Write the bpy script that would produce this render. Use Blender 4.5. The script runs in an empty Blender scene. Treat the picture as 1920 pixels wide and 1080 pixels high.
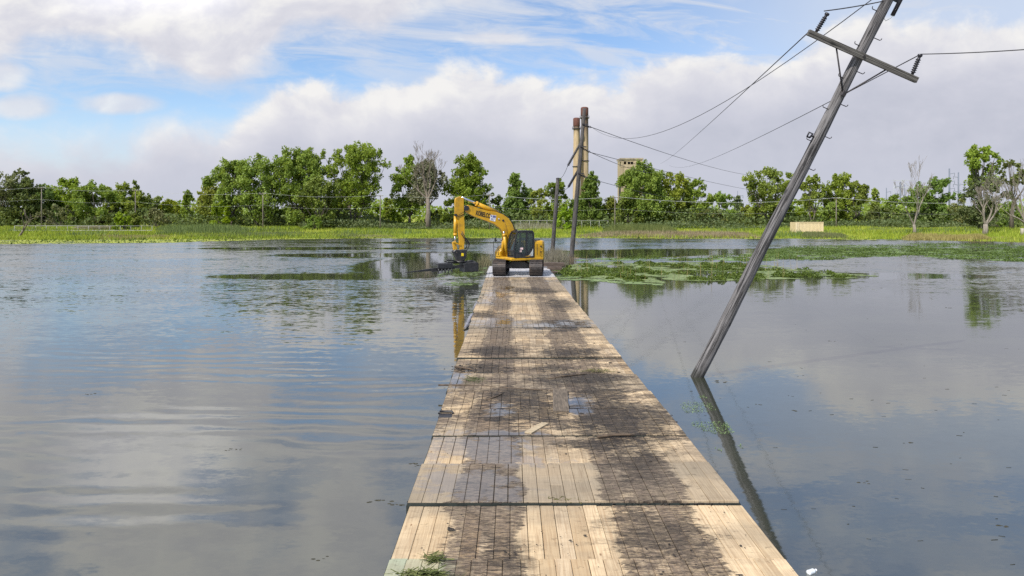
import bpy, math, random
import numpy as np
from mathutils import Vector, Matrix, noise as mnoise

random.seed(7); rng = np.random.default_rng(11)
S = bpy.context.scene
COL = S.collection
F = 1280.0            # focal length in photo pixels
CX, HY = 960.0, 405.0 # principal column, horizon row
CH = 3.9              # camera height above the water
DZ = 0.20             # top of the timber mats above the water
R = math.radians

def P(px, py, Y):
    return Vector(((px-CX)*Y/F, Y, CH-(py-HY)*Y/F))
def G(px, py, z=0.0):
    Y = F*(CH-z)/(py-HY)
    return Vector(((px-CX)*Y/F, Y, z))
def smooth(x, a, b):
    t = np.clip((np.asarray(x, float)-a)/(b-a), 0, 1)
    return t*t*(3-2*t)

# ------------------------------------------------------------------ objects
def tag(o, label=None, cat=None, group=None, kind=None):
    if label: o['label'] = label
    if cat: o['category'] = cat
    if group: o['group'] = group
    if kind: o['kind'] = kind
    return o
def empty(name, loc, label=None, cat=None, group=None, rz=0.0):
    o = bpy.data.objects.new(name, None)
    o.empty_display_size = 0.3
    o.location = loc; o.rotation_euler = (0, 0, rz)
    COL.objects.link(o)
    return tag(o, label, cat, group)

class MB:
    """collects shapes, then links them as one mesh object"""
    def __init__(s): s.v = []; s.f = []; s.m = []; s.sm = []
    def add(s, vs, fs, mi=0, smooth=False):
        o = len(s.v); s.v += [tuple(v) for v in vs]
        for f in fs:
            s.f.append([i+o for i in f]); s.m.append(mi); s.sm.append(smooth)
        return s
    def box(s, lo, hi, mi=0, M=None):
        x0,y0,z0 = lo; x1,y1,z1 = hi
        vs = [Vector(c) for c in ((x0,y0,z0),(x1,y0,z0),(x1,y1,z0),(x0,y1,z0),(x0,y0,z1),(x1,y0,z1),(x1,y1,z1),(x0,y1,z1))]
        if M is not None: vs = [M @ v for v in vs]
        return s.add(vs, [(0,3,2,1),(4,5,6,7),(0,1,5,4),(1,2,6,5),(2,3,7,6),(3,0,4,7)], mi)
    def bbox(s, lo, hi, b=0.03, mi=0, M=None):
        """box with chamfered vertical-plane edges on all sides"""
        x0,y0,z0 = lo; x1,y1,z1 = hi
        def ring(z, i): return [(x0+i+b,y0+i,z),(x1-i-b,y0+i,z),(x1-i,y0+i+b,z),(x1-i,y1-i-b,z),(x1-i-b,y1-i,z),(x0+i+b,y1-i,z),(x0+i,y1-i-b,z),(x0+i,y0+i+b,z)]
        vs = ring(z0,b)+ring(z0+b,0)+ring(z1-b,0)+ring(z1,b)
        vs = [Vector(v) for v in vs]
        if M is not None: vs = [M @ v for v in vs]
        fs = [tuple(range(7,-1,-1)), tuple(range(24,32))]
        for k in range(3):
            for i in range(8):
                j=(i+1)%8; fs.append((k*8+i,k*8+j,k*8+8+j,k*8+8+i))
        return s.add(vs, fs, mi)
    def tube(s, pts, rad, n=8, mi=0, cap=True, smooth=True):
        pts = [Vector(p) for p in pts]
        if not isinstance(rad, (list, tuple)): rad = [rad]*len(pts)
        vs = []; fs = []
        up = None
        for i, p in enumerate(pts):
            d = (pts[min(i+1,len(pts)-1)]-pts[max(i-1,0)])
            if d.length < 1e-9: d = Vector((0,0,1))
            d.normalize()
            if up is None:
                up = d.orthogonal().normalized()
            else:
                up = (up - d*up.dot(d))
                up = up.normalized() if up.length > 1e-6 else d.orthogonal().normalized()
            w = d.cross(up)
            for k in range(n):
                a = 2*math.pi*k/n
                vs.append(p + (up*math.cos(a)+w*math.sin(a))*rad[i])
        for i in range(len(pts)-1):
            for k in range(n):
                j=(k+1)%n
                fs.append((i*n+k,i*n+j,(i+1)*n+j,(i+1)*n+k))
        s.add(vs, fs, mi, smooth)
        if cap:
            o = len(s.v)-len(vs)
            s.f.append([o+k for k in range(n-1,-1,-1)]); s.m.append(mi); s.sm.append(False)
            b = o+(len(pts)-1)*n
            s.f.append([b+k for k in range(n)]); s.m.append(mi); s.sm.append(False)
        return s
    def beam(s, a, b, w, h, mi=0, up=(0,0,1)):
        a=Vector(a); b=Vector(b); d=(b-a).normalized(); u=Vector(up)
        sd=d.cross(u)
        if sd.length<1e-5: sd=d.orthogonal()
        sd.normalize(); u=sd.cross(d)
        vs=[]
        for p in (a,b):
            for x,y in ((-1,-1),(1,-1),(1,1),(-1,1)): vs.append(p+sd*(x*w/2)+u*(y*h/2))
        return s.add(vs,[(0,1,2,3),(7,6,5,4),(0,4,5,1),(1,5,6,2),(2,6,7,3),(3,7,4,0)],mi)
    def prism(s, poly, y0, y1, mi=0, M=None, inset=0.0):
        """polygon in (x,z) swept along y; inset chamfers both faces"""
        n=len(poly)
        c=(sum(p[0] for p in poly)/n,sum(p[1] for p in poly)/n)
        rings=[]
        if inset>0:
            def sh(p):
                d=math.hypot(p[0]-c[0],p[1]-c[1]) or 1
                k=max(0,1-inset/d); return (c[0]+(p[0]-c[0])*k,c[1]+(p[1]-c[1])*k)
            rings=[([sh(p) for p in poly],y0),(poly,y0+inset),(poly,y1-inset),([sh(p) for p in poly],y1)]
        else: rings=[(poly,y0),(poly,y1)]
        vs=[]
        for pl,y in rings: vs+=[Vector((p[0],y,p[1])) for p in pl]
        if M is not None: vs=[M@v for v in vs]
        fs=[tuple(range(n)),tuple(range(len(vs)-1,len(vs)-n-1,-1))]
        for k in range(len(rings)-1):
            for i in range(n):
                j=(i+1)%n; fs.append((k*n+j,k*n+i,(k+1)*n+i,(k+1)*n+j))
        return s.add(vs,fs,mi)
    def lathe(s, prof, n=20, M=None, mi=0, smooth=True):
        vs=[];fs=[]
        for r,z in prof:
            for k in range(n):
                a=2*math.pi*k/n; vs.append(Vector((r*math.cos(a),r*math.sin(a),z)))
        if M is not None: vs=[M@v for v in vs]
        for i in range(len(prof)-1):
            for k in range(n):
                j=(k+1)%n; fs.append((i*n+k,i*n+j,(i+1)*n+j,(i+1)*n+k))
        s.add(vs,fs,mi,smooth)
        o=len(s.v)-len(vs)
        s.f.append([o+k for k in range(n-1,-1,-1)]);s.m.append(mi);s.sm.append(False)
        b=o+(len(prof)-1)*n
        s.f.append([b+k for k in range(n)]);s.m.append(mi);s.sm.append(False)
        return s
    def lump(s, c, r, sx=1,sy=1,sz=.5, mi=0):
        vs=[];c=Vector(c)
        n=6
        for zi,rr in ((-.6,.6),(0.0,1.0),(.6,.65)):
            for k in range(n):
                a=2*math.pi*(k+zi)/n; q=r*rr*random.uniform(.7,1.2)
                vs.append(c+Vector((math.cos(a)*q*sx,math.sin(a)*q*sy,zi*r*sz*random.uniform(.7,1.3))))
        fs=[tuple(range(n-1,-1,-1)),tuple(range(2*n,3*n))]
        for k in range(2):
            for i in range(n):
                j=(i+1)%n; fs.append((k*n+i,k*n+j,k*n+n+j,k*n+n+i))
        return s.add(vs,fs,mi)
    def build(s, name, mats, parent=None, loc=None):
        me=bpy.data.meshes.new(name)
        me.from_pydata(s.v,[],s.f)
        if not isinstance(mats,(list,tuple)): mats=[mats]
        for m in mats: me.materials.append(m)
        me.polygons.foreach_set('material_index',s.m)
        me.polygons.foreach_set('use_smooth',s.sm)
        me.update()
        o=bpy.data.objects.new(name,me); COL.objects.link(o)
        if parent: o.parent=parent
        if loc is not None: o.location=loc
        return o

def mesh_np(name, verts, nper, mat, parent=None, loc=None):
    """verts (N*nper,3): N separate polygons of nper corners"""
    nv=len(verts); n=nv//nper
    me=bpy.data.meshes.new(name)
    me.vertices.add(nv); me.vertices.foreach_set('co',np.asarray(verts,np.float32).ravel())
    me.loops.add(nv); me.loops.foreach_set('vertex_index',np.arange(nv,dtype=np.int32))
    me.polygons.add(n)
    me.polygons.foreach_set('loop_start',np.arange(0,nv,nper,dtype=np.int32))
    me.polygons.foreach_set('loop_total',np.full(n,nper,dtype=np.int32))
    me.update(calc_edges=True)
    me.materials.append(mat)
    o=bpy.data.objects.new(name,me); COL.objects.link(o)
    if parent: o.parent=parent
    if loc is not None: o.location=loc
    return o

# ------------------------------------------------------------------ node helper
class NT:
    def __init__(s, tree): s.t=tree
    def n(s, typ, **kw):
        nd=s.t.nodes.new(typ)
        for k,v in kw.items(): setattr(nd,k,v)
        return nd
    def put(s, sock, val):
        if isinstance(val, bpy.types.NodeSocket): s.t.links.new(val, sock)
        else: sock.default_value=val
    def m(s, op, a, b=None, c=None, clamp=False):
        nd=s.n('ShaderNodeMath',operation=op,use_clamp=clamp)
        s.put(nd.inputs[0],a)
        if b is not None: s.put(nd.inputs[1],b)
        if c is not None: s.put(nd.inputs[2],c)
        return nd.outputs[0]
    def add(s,a,b): return s.m('ADD',a,b)
    def sub(s,a,b): return s.m('SUBTRACT',a,b)
    def mul(s,a,b): return s.m('MULTIPLY',a,b)
    def div(s,a,b): return s.m('DIVIDE',a,b)
    def mx(s,a,b): return s.m('MAXIMUM',a,b)
    def mn(s,a,b): return s.m('MINIMUM',a,b)
    def sst(s,x,a,b,lo=0.0,hi=1.0):
        nd=s.n('ShaderNodeMapRange',interpolation_type='SMOOTHSTEP')
        s.put(nd.inputs[0],x); s.put(nd.inputs[1],a); s.put(nd.inputs[2],b); s.put(nd.inputs[3],lo); s.put(nd.inputs[4],hi)
        return nd.outputs[0]
    def lin(s,x,a,b,lo=0.0,hi=1.0):
        nd=s.n('ShaderNodeMapRange',interpolation_type='LINEAR')
        s.put(nd.inputs[0],x); s.put(nd.inputs[1],a); s.put(nd.inputs[2],b); s.put(nd.inputs[3],lo); s.put(nd.inputs[4],hi)
        return nd.outputs[0]
    def xyz(s,x,y,z):
        nd=s.n('ShaderNodeCombineXYZ')
        for i,v in enumerate((x,y,z)): s.put(nd.inputs[i],v)
        return nd.outputs[0]
    def sep(s,v):
        nd=s.n('ShaderNodeSeparateXYZ'); s.put(nd.inputs[0],v); return nd.outputs
    def noise(s,vec,scale=1.0,detail=3.0,rough=.5,dist=0.0,col=False,dim='3D'):
        nd=s.n('ShaderNodeTexNoise',noise_dimensions=dim)
        s.put(nd.inputs['Vector'],vec); nd.inputs['Scale'].default_value=scale
        nd.inputs['Detail'].default_value=detail; nd.inputs['Roughness'].default_value=rough; nd.inputs['Distortion'].default_value=dist
        return nd.outputs['Color'] if col else nd.outputs['Fac']
    def vmul(s,v,k):
        nd=s.n('ShaderNodeVectorMath',operation='MULTIPLY'); s.put(nd.inputs[0],v); s.put(nd.inputs[1],k); return nd.outputs[0]
    def vadd(s,v,k):
        nd=s.n('ShaderNodeVectorMath',operation='ADD'); s.put(nd.inputs[0],v); s.put(nd.inputs[1],k); return nd.outputs[0]
    def vnorm(s,v):
        nd=s.n('ShaderNodeVectorMath',operation='NORMALIZE'); s.put(nd.inputs[0],v); return nd.outputs[0]
    def mix(s,f,a,b):
        nd=s.n('ShaderNodeMix',data_type='RGBA'); s.put(nd.inputs[0],f)
        for k,v in ((6,a),(7,b)):
            s.put(nd.inputs[k], v if isinstance(v,bpy.types.NodeSocket) else (*v[:3],1.0))
        return nd.outputs[2]
    def ramp(s,x,stops):
        nd=s.n('ShaderNodeValToRGB'); s.put(nd.inputs[0],x); e=nd.color_ramp.elements
        while len(e)<len(stops): e.new(0.5)
        for i,(p,c) in enumerate(stops): e[i].position=p; e[i].color=(*c[:3],1)
        return nd.outputs[0]
    def curve(s,x,pts):
        nd=s.n('ShaderNodeFloatCurve'); s.put(nd.inputs['Value'],x)
        c=nd.mapping.curves[0]
        while len(c.points)<len(pts): c.points.new(0.5,0.5)
        for i,(a,b) in enumerate(pts): c.points[i].location=(a,b); c.points[i].handle_type='AUTO'
        nd.mapping.update()
        return nd.outputs[0]
    def obj(s): return s.n('ShaderNodeTexCoord').outputs['Object']
    def pos(s): return s.n('ShaderNodeNewGeometry').outputs['Position']
    def island(s): return s.n('ShaderNodeNewGeometry').outputs['Random Per Island']
    def rnd(s): return s.n('ShaderNodeObjectInfo').outputs['Random']
    def bump(s,h,strength=.3,dist=.02):
        nd=s.n('ShaderNodeBump'); nd.inputs['Strength'].default_value=strength; nd.inputs['Distance'].default_value=dist
        s.put(nd.inputs['Height'],h); return nd.outputs[0]

def newmat(name):
    m=bpy.data.materials.new(name); m.use_nodes=True
    t=m.node_tree; t.nodes.clear()
    nt=NT(t); out=nt.n('ShaderNodeOutputMaterial')
    return m,nt,out
def principled(nt,out,**kw):
    b=nt.n('ShaderNodeBsdfPrincipled')
    for k,v in kw.items():
        key={'color':'Base Color','rough':'Roughness','metal':'Metallic','normal':'Normal','ior':'IOR','spec':'Specular IOR Level','alpha':'Alpha','coat':'Coat Weight'}[k]
        if key=='Base Color' and not isinstance(v,bpy.types.NodeSocket): v=(*v[:3],1)
        nt.put(b.inputs[key],v)
    nt.t.links.new(b.outputs[0],out.inputs[0])
    return b

def mat_simple(name,col,rough=.6,metal=0.0,var=.25,scale=3.0,bump=0.0,stretch=(1,1,1),dirt=None,dirt_amt=.5,dscale=1.5,spec=.5):
    m,nt,out=newmat(name)
    v=nt.vmul(nt.obj(),stretch)
    n=nt.noise(v,scale,5,.6)
    lo=tuple(c*(1-var) for c in col); hi=tuple(min(1,c*(1+var)) for c in col)
    c=nt.mix(nt.sst(n,.3,.7),lo,hi)
    if dirt:
        n2=nt.noise(nt.obj(),dscale,6,.65)
        c=nt.mix(nt.mul(nt.sst(n2,.48,.68),dirt_amt),c,dirt)
    kw=dict(color=c,rough=nt.lin(n,.2,.8,max(.02,rough-.1),min(1,rough+.1)),metal=metal,spec=spec)
    if bump: kw['normal']=nt.bump(n,bump,.05)
    principled(nt,out,**kw)
    return m

def mat_leaf(name,a,b,c,trans=.35,rough=.55,nscale=.25):
    """foliage: three tones, per-leaf random plus slow clump variation"""
    m,nt,out=newmat(name)
    r=nt.island(); n=nt.noise(nt.pos(),nscale,3,.5)
    f=nt.add(nt.mul(r,.55),nt.mul(nt.sst(n,.3,.7),.45))
    col=nt.ramp(f,[(0.0,a),(.5,b),(1.0,c)])
    ob=nt.rnd(); col=nt.vmul(col,nt.xyz(nt.lin(ob,0,1,.80,1.04),nt.lin(nt.m('FRACT',nt.mul(ob,7.3)),0,1,.92,1.10),nt.lin(nt.m('FRACT',nt.mul(ob,3.7)),0,1,.7,1.3)))
    d=nt.n('ShaderNodeBsdfPrincipled'); nt.put(d.inputs['Base Color'],col); d.inputs['Roughness'].default_value=rough
    d.inputs['Specular IOR Level'].default_value=.25
    t=nt.n('ShaderNodeBsdfTranslucent'); nt.put(t.inputs[0],nt.mix(.5,col,(c[0]*1.1,c[1]*1.1,c[2]*.6)))
    mx=nt.n('ShaderNodeMixShader'); mx.inputs[0].default_value=trans
    nt.t.links.new(d.outputs[0],mx.inputs[1]); nt.t.links.new(t.outputs[0],mx.inputs[2])
    nt.t.links.new(mx.outputs[0],out.inputs[0])
    return m

# ------------------------------------------------------------------ camera
cam=bpy.data.cameras.new('camera'); co=bpy.data.objects.new('camera',cam); COL.objects.link(co)
co.location=(0,0,CH); co.rotation_euler=(R(90),0,0)
cam.sensor_width=36; cam.lens=36*F/1920; cam.shift_x=0; cam.shift_y=-(540-HY)/1920
cam.clip_start=.1; cam.clip_end=6000
S.camera=co
S.render.resolution_x=1024; S.render.resolution_y=576
S.view_settings.view_transform='Standard'; S.view_settings.look='None'; S.view_settings.gamma=1; S.view_settings.exposure=.22
S.view_settings.use_curve_mapping=False
S.cycles.max_bounces=8; S.cycles.transparent_max_bounces=16; S.cycles.glossy_bounces=4; S.cycles.diffuse_bounces=3
S.cycles.use_denoising=False
S.cycles.sample_clamp_indirect=6.0

# ------------------------------------------------------------------ sun and sky
SUN=Vector((-.50,-.62,.86)).normalized()
el=math.asin(SUN.z); az=math.atan2(SUN.x,SUN.y)
sl=bpy.data.lights.new('sun','SUN'); sl.energy=4.8; sl.angle=R(.6); sl.color=(1,.95,.87)
so=bpy.data.objects.new('sun',sl); COL.objects.link(so); so.location=(-50,-60,90)
so.rotation_euler=SUN.to_track_quat('Z','Y').to_euler()

W=bpy.data.worlds.new('World'); S.world=W; W.use_nodes=True
W.node_tree.nodes.clear(); nt=NT(W.node_tree)
wout=nt.n('ShaderNodeOutputWorld')
sky=nt.n('ShaderNodeTexSky',sky_type='NISHITA'); sky.sun_disc=False
sky.sun_elevation=el; sky.sun_rotation=az; sky.altitude=200; sky.air_density=1.0; sky.dust_density=.6; sky.ozone_density=1.6
bg1=nt.n('ShaderNodeBackground')
dirv=nt.n('ShaderNodeTexCoord').outputs['Generated']
dx,dy,dz=nt.sep(dirv)
yy=nt.mx(dy,.05)
u=nt.div(dx,yy); v=nt.div(nt.mx(dz,0.0),yy)
front=nt.sst(dy,.05,.35)
un=nt.lin(u,-.85,.85)
def U(px): return ((px-960)/1280+.85)/1.7
def VV(py): return (405-py)/1280/.6     # curves hold v/0.6
p=nt.xyz(nt.mul(u,1.0),nt.mul(v,1.35),3.3)
warp=nt.noise(p,5.0,3,.5,col=True)
pw=nt.vadd(p,nt.vmul(nt.vadd(warp,(-.5,-.5,-.5)),(.10,.10,.10)))
n_big=nt.noise(pw,6.5,9,.56)
n_fine=nt.noise(pw,17.0,8,.6)
n_off=nt.noise(nt.vadd(pw,(-.022,.030,0)),6.5,6,.56)
n_foff=nt.noise(nt.vadd(pw,(-.009,.013,0)),17.0,5,.6)
relief=nt.add(nt.mul(nt.sub(n_big,n_off),1.25),nt.mul(nt.sub(n_fine,n_foff),.38))
# lower cloud bank: everything below a wavy top line
vt=nt.mul(nt.curve(un,[(0,VV(232)),(U(60),VV(232)),(U(150),VV(228)),(U(260),VV(212)),(U(400),VV(218)),(U(470),VV(190)),(U(555),VV(150)),(U(640),VV(172)),(U(740),VV(158)),(U(830),VV(136)),(U(960),VV(150)),(U(1080),VV(158)),(U(1160),VV(150)),(U(1230),VV(112)),(U(1340),VV(78)),(U(1420),VV(92)),(U(1540),VV(62)),(U(1640),VV(40)),(U(1760),VV(40)),(1,VV(28))]),.6)
nn=nt.add(nt.mul(nt.sub(n_big,.5),.155),nt.mul(nt.sub(n_fine,.5),.065))
D1=nt.add(nt.sub(vt,v),nn)
bank=nt.sst(D1,-.018,nt.sst(u,-.32,-.50,.016,.075))
# upper cloud: everything above a wavy bottom line
vb=nt.mul(nt.curve(un,[(0,VV(112)),(U(0),VV(110)),(U(60),VV(80)),(U(130),VV(66)),(U(220),VV(76)),(U(300),VV(112)),(U(370),VV(142)),(U(440),VV(142)),(U(500),VV(112)),(U(545),VV(62)),(U(600),VV(58)),(U(690),VV(66)),(U(740),VV(36)),(U(830),VV(-8)),(U(960),VV(-45)),(U(1150),VV(-50)),(U(1300),VV(-30)),(U(1500),VV(-50)),(U(1700),VV(-70)),(1,VV(-90))]),.6)
D2=nt.add(nt.add(nt.sub(v,vb),.030),nt.mul(nn,.62))
top=nt.sst(D2,-.012,.050)
# break the upper deck up above the frame
hi=nt.noise(nt.xyz(nt.mul(u,1.0),nt.mul(v,1.1),9.1),5.0,5,.55)
top=nt.mul(top,nt.sub(1.0,nt.mul(nt.sst(v,.34,.40),nt.sst(hi,.44,.60,0.0,.75))))
# small detached puffs
def puff(px,py,rx,ry):
    a=nt.div(nt.sub(u,(px-960)/1280),rx/1280); b=nt.div(nt.sub(v,(405-py)/1280),ry/1280)
    return nt.sub(1.0,nt.add(nt.mul(a,a),nt.mul(b,b)))
pf=nt.mx(puff(40,200,80,30),nt.mx(puff(5,140,60,40),nt.mx(puff(225,196,95,24),puff(930,72,90,12))))
puffs=nt.sst(nt.add(pf,nt.mul(nn,9.0)),-.1,.9,0,.8)
# thin streaky cirrus
ci=nt.noise(nt.xyz(nt.mul(nt.add(u,nt.mul(v,-.5)),2.6),nt.mul(nt.add(v,nt.mul(u,.08)),13.0),4.7),2.3,8,.64,.6)
cir=nt.mul(nt.sst(ci,.36,.66),nt.sst(v,.12,.27,.12,.85))
cir=nt.mx(cir,nt.mul(nt.mul(nt.sst(u,.10,.55),nt.sst(v,.12,.28,.3,.72)),nt.sst(v,.33,.42,1.0,.25)))
top=nt.mul(top,nt.sub(1.0,nt.mul(nt.mul(nt.sst(v,.335,.41),nt.sst(u,.05,.35)),.88)))
haze=nt.sst(v,.20,.0,0.0,.55)
dens=nt.mx(nt.mx(bank,top),puffs)
thin=nt.mx(cir,haze)
cov=nt.sub(1.0,nt.mul(nt.sub(1.0,dens),nt.sub(1.0,thin)))
# shade of the cloud
d_bank=nt.sst(nt.add(D1,nt.mul(nt.sub(n_big,.5),-.12)),.0,.13)     # 0 crest .. 1 deep in the bank
lightb=nt.add(nt.sub(.92,nt.mul(d_bank,.72)),nt.mul(relief,nt.sub(1.25,nt.mul(d_bank,.70))))
d_top=nt.sst(nt.sub(v,vb),.0,.16)
lightt=nt.add(nt.add(.74,nt.mul(d_top,.20)),nt.mul(relief,1.25))
lightt=nt.mx(lightt,nt.mul(puffs,.98))
isb=nt.sst(nt.sub(bank,top),-.3,.3)
li=nt.add(nt.mul(lightb,isb),nt.mul(lightt,nt.sub(1.0,isb)))
li=nt.mul(li,nt.sst(v,.31,.46,1.0,nt.sst(u,-.45,.1,.95,.66)))
ccol=nt.ramp(nt.m('MULTIPLY',li,1.0,clamp=True),[(0.0,(.43,.45,.53)),(.35,(.525,.535,.61)),(.7,(.63,.63,.68)),(1.0,(.775,.765,.755))])
ccol=nt.mix(nt.mul(nt.sub(1.0,dens),.9),ccol,(.58,.62,.70))
glow=nt.mul(nt.mul(nt.sst(v,.27,.345),nt.sst(v,.46,.38)),nt.mul(nt.sst(u,-.72,-.58),nt.sst(u,-.36,-.46)))
ccol=nt.vmul(ccol,nt.xyz(nt.add(1.0,nt.mul(glow,.42)),nt.add(1.0,nt.mul(glow,.41)),nt.add(1.0,nt.mul(glow,.39))))
low=nt.sst(v,.13,.0)
ccol=nt.mix(nt.mul(low,.75),ccol,(.500,.520,.600))
skyc=nt.n('ShaderNodeMix',data_type='RGBA',blend_type='MULTIPLY'); skyc.inputs[0].default_value=1.0
W.node_tree.links.new(sky.outputs[0],skyc.inputs[6]); skyc.inputs[7].default_value=(.84,.90,.98,1)
W.node_tree.links.new(skyc.outputs[2],bg1.inputs[0]); bg1.inputs[1].default_value=.15
bg2=nt.n('ShaderNodeBackground'); nt.put(bg2.inputs[0],ccol); bg2.inputs[1].default_value=1.0
mxs=nt.n('ShaderNodeMixShader')
nt.put(mxs.inputs[0],nt.add(nt.mul(cov,front),nt.mul(nt.sub(1.0,front),.35)))
W.node_tree.links.new(bg1.outputs[0],mxs.inputs[1]); W.node_tree.links.new(bg2.outputs[0],mxs.inputs[2])
W.node_tree.links.new(mxs.outputs[0],wout.inputs[0])

# ------------------------------------------------------------------ water
def shore_y(x):
    """distance of the far shore at world x"""
    pts=[(-260,150),(-190,128),(-95,112),(-80,112),(-62,113),(-45,118),(-30,121),(-10,124),(10,125),(35,122),(55,118),(68,110),(80,100),(110,92),(160,70),(260,55)]
    xs=[p[0] for p in pts]; ys=[p[1] for p in pts]
    return np.interp(x,xs,ys)
def ripple(X,Y):
    """0 still .. 1 wind-ruffled, as patches on the lake"""
    px=CX+F*X/np.maximum(Y,1.0); 
    a=np.ones_like(X)
    def ell(cx,cy,rx,ry,val,soft=.35,ang=0.0):
        nonlocal a
        c,s=math.cos(ang),math.sin(ang)
        ax=((X-cx)*c+(Y-cy)*s)/rx; ay=(-(X-cx)*s+(Y-cy)*c)/ry
        d=np.sqrt(ax*ax+ay*ay)
        w=1-smooth(d,1-soft,1+soft*.3)
        a=a*(1-w)+val*w
    ell(3.2,24,7,15,.13,.55)               # lee of the mats
    ell(12,30,15,15,.22,.6)
    ell(10,45,13.5,10.5,.02,.25)           # round the weed island
    ell(5.5,34,4.5,8,.015,.4)
    ell(24,44.5,8,3.0,.03,.25)
    ell(24,74,24,8,.03,.25)
    ell(48,76,32,8,.08,.3)
    ell(-4,56,9.5,13,.035,.22)             # lee of the excavator
    ell(-12.5,44,8.6,2.5,.03,.2)
    ell(-12,68,13,4.5,.05,.25)
    ell(-24,82,18,4.0,.05,.3)
    ell(-15,100,20,4.0,.10,.4)
    ell(9,68,10,6,.03,.3)
    return a
gx=np.concatenate([np.linspace(-420,-60,30)[:-1],np.linspace(-60,70,240),np.linspace(70,420,30)[1:]])
gy=np.concatenate([np.linspace(-80,4,12)[:-1],np.geomspace(4,170,240),np.linspace(170,260,8)[1:]])
XX,YY=np.meshgrid(gx,gy)
amp=ripple(XX,YY)
me=bpy.data.meshes.new('water')
nx_,ny_=len(gx),len(gy)
vs=np.stack([XX.ravel(),YY.ravel(),np.zeros(XX.size)],1)
idx=np.arange(nx_*ny_).reshape(ny_,nx_)
q=np.stack([idx[:-1,:-1].ravel(),idx[:-1,1:].ravel(),idx[1:,1:].ravel(),idx[1:,:-1].ravel()],1)
me.from_pydata(vs.tolist(),[],q.tolist())
at=me.attributes.new('ripple','FLOAT','POINT'); at.data.foreach_set('value',amp.ravel().astype(np.float32))
wm,nt,out=newmat('pond_water')
pos=nt.pos(); wx,wy,wz=nt.sep(pos)
an=nt.n('ShaderNodeAttribute',attribute_name='ripple').outputs['Fac']
patch=nt.noise(nt.vmul(pos,(.045,.12,1)),1.0,4,.6)
an2=nt.mul(an,nt.sst(patch,.28,.62,.45,1.25))
c1=nt.sep(nt.vadd(nt.noise(nt.vmul(pos,(2.0,4.2,1)),1.6,3,.6,col=True),(-.5,-.5,-.5)))
c2=nt.sep(nt.vadd(nt.noise(nt.vmul(pos,(.55,1.6,1)),1.0,3,.5,.8,col=True),(-.5,-.5,-.5)))
# long low swell seen left of the mats
ph=nt.add(nt.mul(wy,9.5),nt.add(nt.mul(wx,.35),nt.mul(nt.noise(nt.vmul(pos,(.22,.35,1)),1.0,3,.5),16.0)))
swm=nt.mul(nt.mul(nt.sst(wx,.5,-3.0),nt.sst(wy,26,14)),nt.mul(nt.sst(wy,6.0,10.0,.25,1.0),nt.sst(nt.noise(nt.vmul(pos,(.12,.3,1)),1.0,2,.5),.40,.60,.1,1.0)))
swell=nt.mul(nt.m('SINE',ph),nt.mul(swm,.036))
near=nt.sst(wy,8,58,.07,1.0)
sx=nt.mul(nt.mul(an2,near),nt.add(nt.mul(c1[0],.11),nt.mul(c2[0],.05)))
sy=nt.add(nt.mul(nt.mul(an2,near),nt.add(nt.sub(nt.mul(c1[1],.42),nt.sst(wy,18,60,.0,.085)),nt.mul(c2[1],.20))),swell)
c3=nt.sep(nt.vadd(nt.noise(nt.vmul(pos,(9.0,16.0,1)),1.0,2,.6,col=True),(-.5,-.5,-.5)))
sx=nt.add(sx,nt.add(nt.mul(c2[0],.004),nt.mul(c3[0],.012))); sy=nt.add(sy,nt.add(nt.mul(c2[1],.006),nt.mul(c3[1],.022)))
nrm=nt.vnorm(nt.xyz(sx,sy,1.0))
alg=nt.noise(nt.vmul(pos,(.25,.5,1)),1.0,5,.6)
bcol=nt.mix(nt.sst(alg,.4,.7),(.030,.033,.024),(.040,.044,.030))
principled(nt,out,color=bcol,rough=.048,ior=2.75,normal=nrm)
me.materials.append(wm)
for pl in me.polygons: pl.use_smooth=True
wo=bpy.data.objects.new('water',me); COL.objects.link(wo)
tag(wo,'grey blue lake water with wind ripples and mirrored clouds and trees','lake',kind='structure')

# ------------------------------------------------------------------ bank terrain
def ground_z(x,y):
    d=np.asarray(y,float)-shore_y(x)
    return -.35*(1-smooth(d,-6,0))+.22*smooth(d,-.5,4)+1.15*smooth(d,5,42)-.2
tx=np.concatenate([np.linspace(-1500,-260,14)[:-1],np.linspace(-260,260,210),np.linspace(260,1500,14)[1:]])
tdy=np.concatenate([np.linspace(-8,50,60),np.geomspace(55,2600,24)])
TX=np.repeat(tx[None,:],len(tdy),0)
TY=np.array([shore_y(tx)+d for d in tdy])
jit=np.array([[mnoise.noise(Vector((x*.11,y*.11,0)))*1.6+mnoise.noise(Vector((x*.5,y*.5,3)))*.5 for x,y in zip(rx,ry)] for rx,ry in zip(TX,TY)])
TZ=ground_z(TX,TY)+.12*jit*smooth(TY-shore_y(TX),-4,20)+.03*jit
me=bpy.data.meshes.new('ground'); ny_,nx_=TX.shape
idx=np.arange(nx_*ny_).reshape(ny_,nx_)
q=np.stack([idx[:-1,:-1].ravel(),idx[:-1,1:].ravel(),idx[1:,1:].ravel(),idx[1:,:-1].ravel()],1)
me.from_pydata(np.stack([TX.ravel(),TY.ravel(),TZ.ravel()],1).tolist(),[],q.tolist())
gm,nt,out=newmat('meadow_ground')
n1=nt.noise(nt.vmul(nt.pos(),(.05,.10,1)),1.0,5,.6); n2=nt.noise(nt.pos(),.9,5,.65)
c=nt.ramp(nt.add(nt.mul(n1,.6),nt.mul(n2,.4)),[(.30,(.10,.14,.02)),(.48,(.25,.29,.04)),(.60,(.31,.29,.07)),(.75,(.15,.20,.03))])
principled(nt,out,color=c,rough=.95,spec=.1)
me.materials.append(gm)
for pl in me.polygons: pl.use_smooth=True
go=bpy.data.objects.new('ground',me); COL.objects.link(go)
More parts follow.
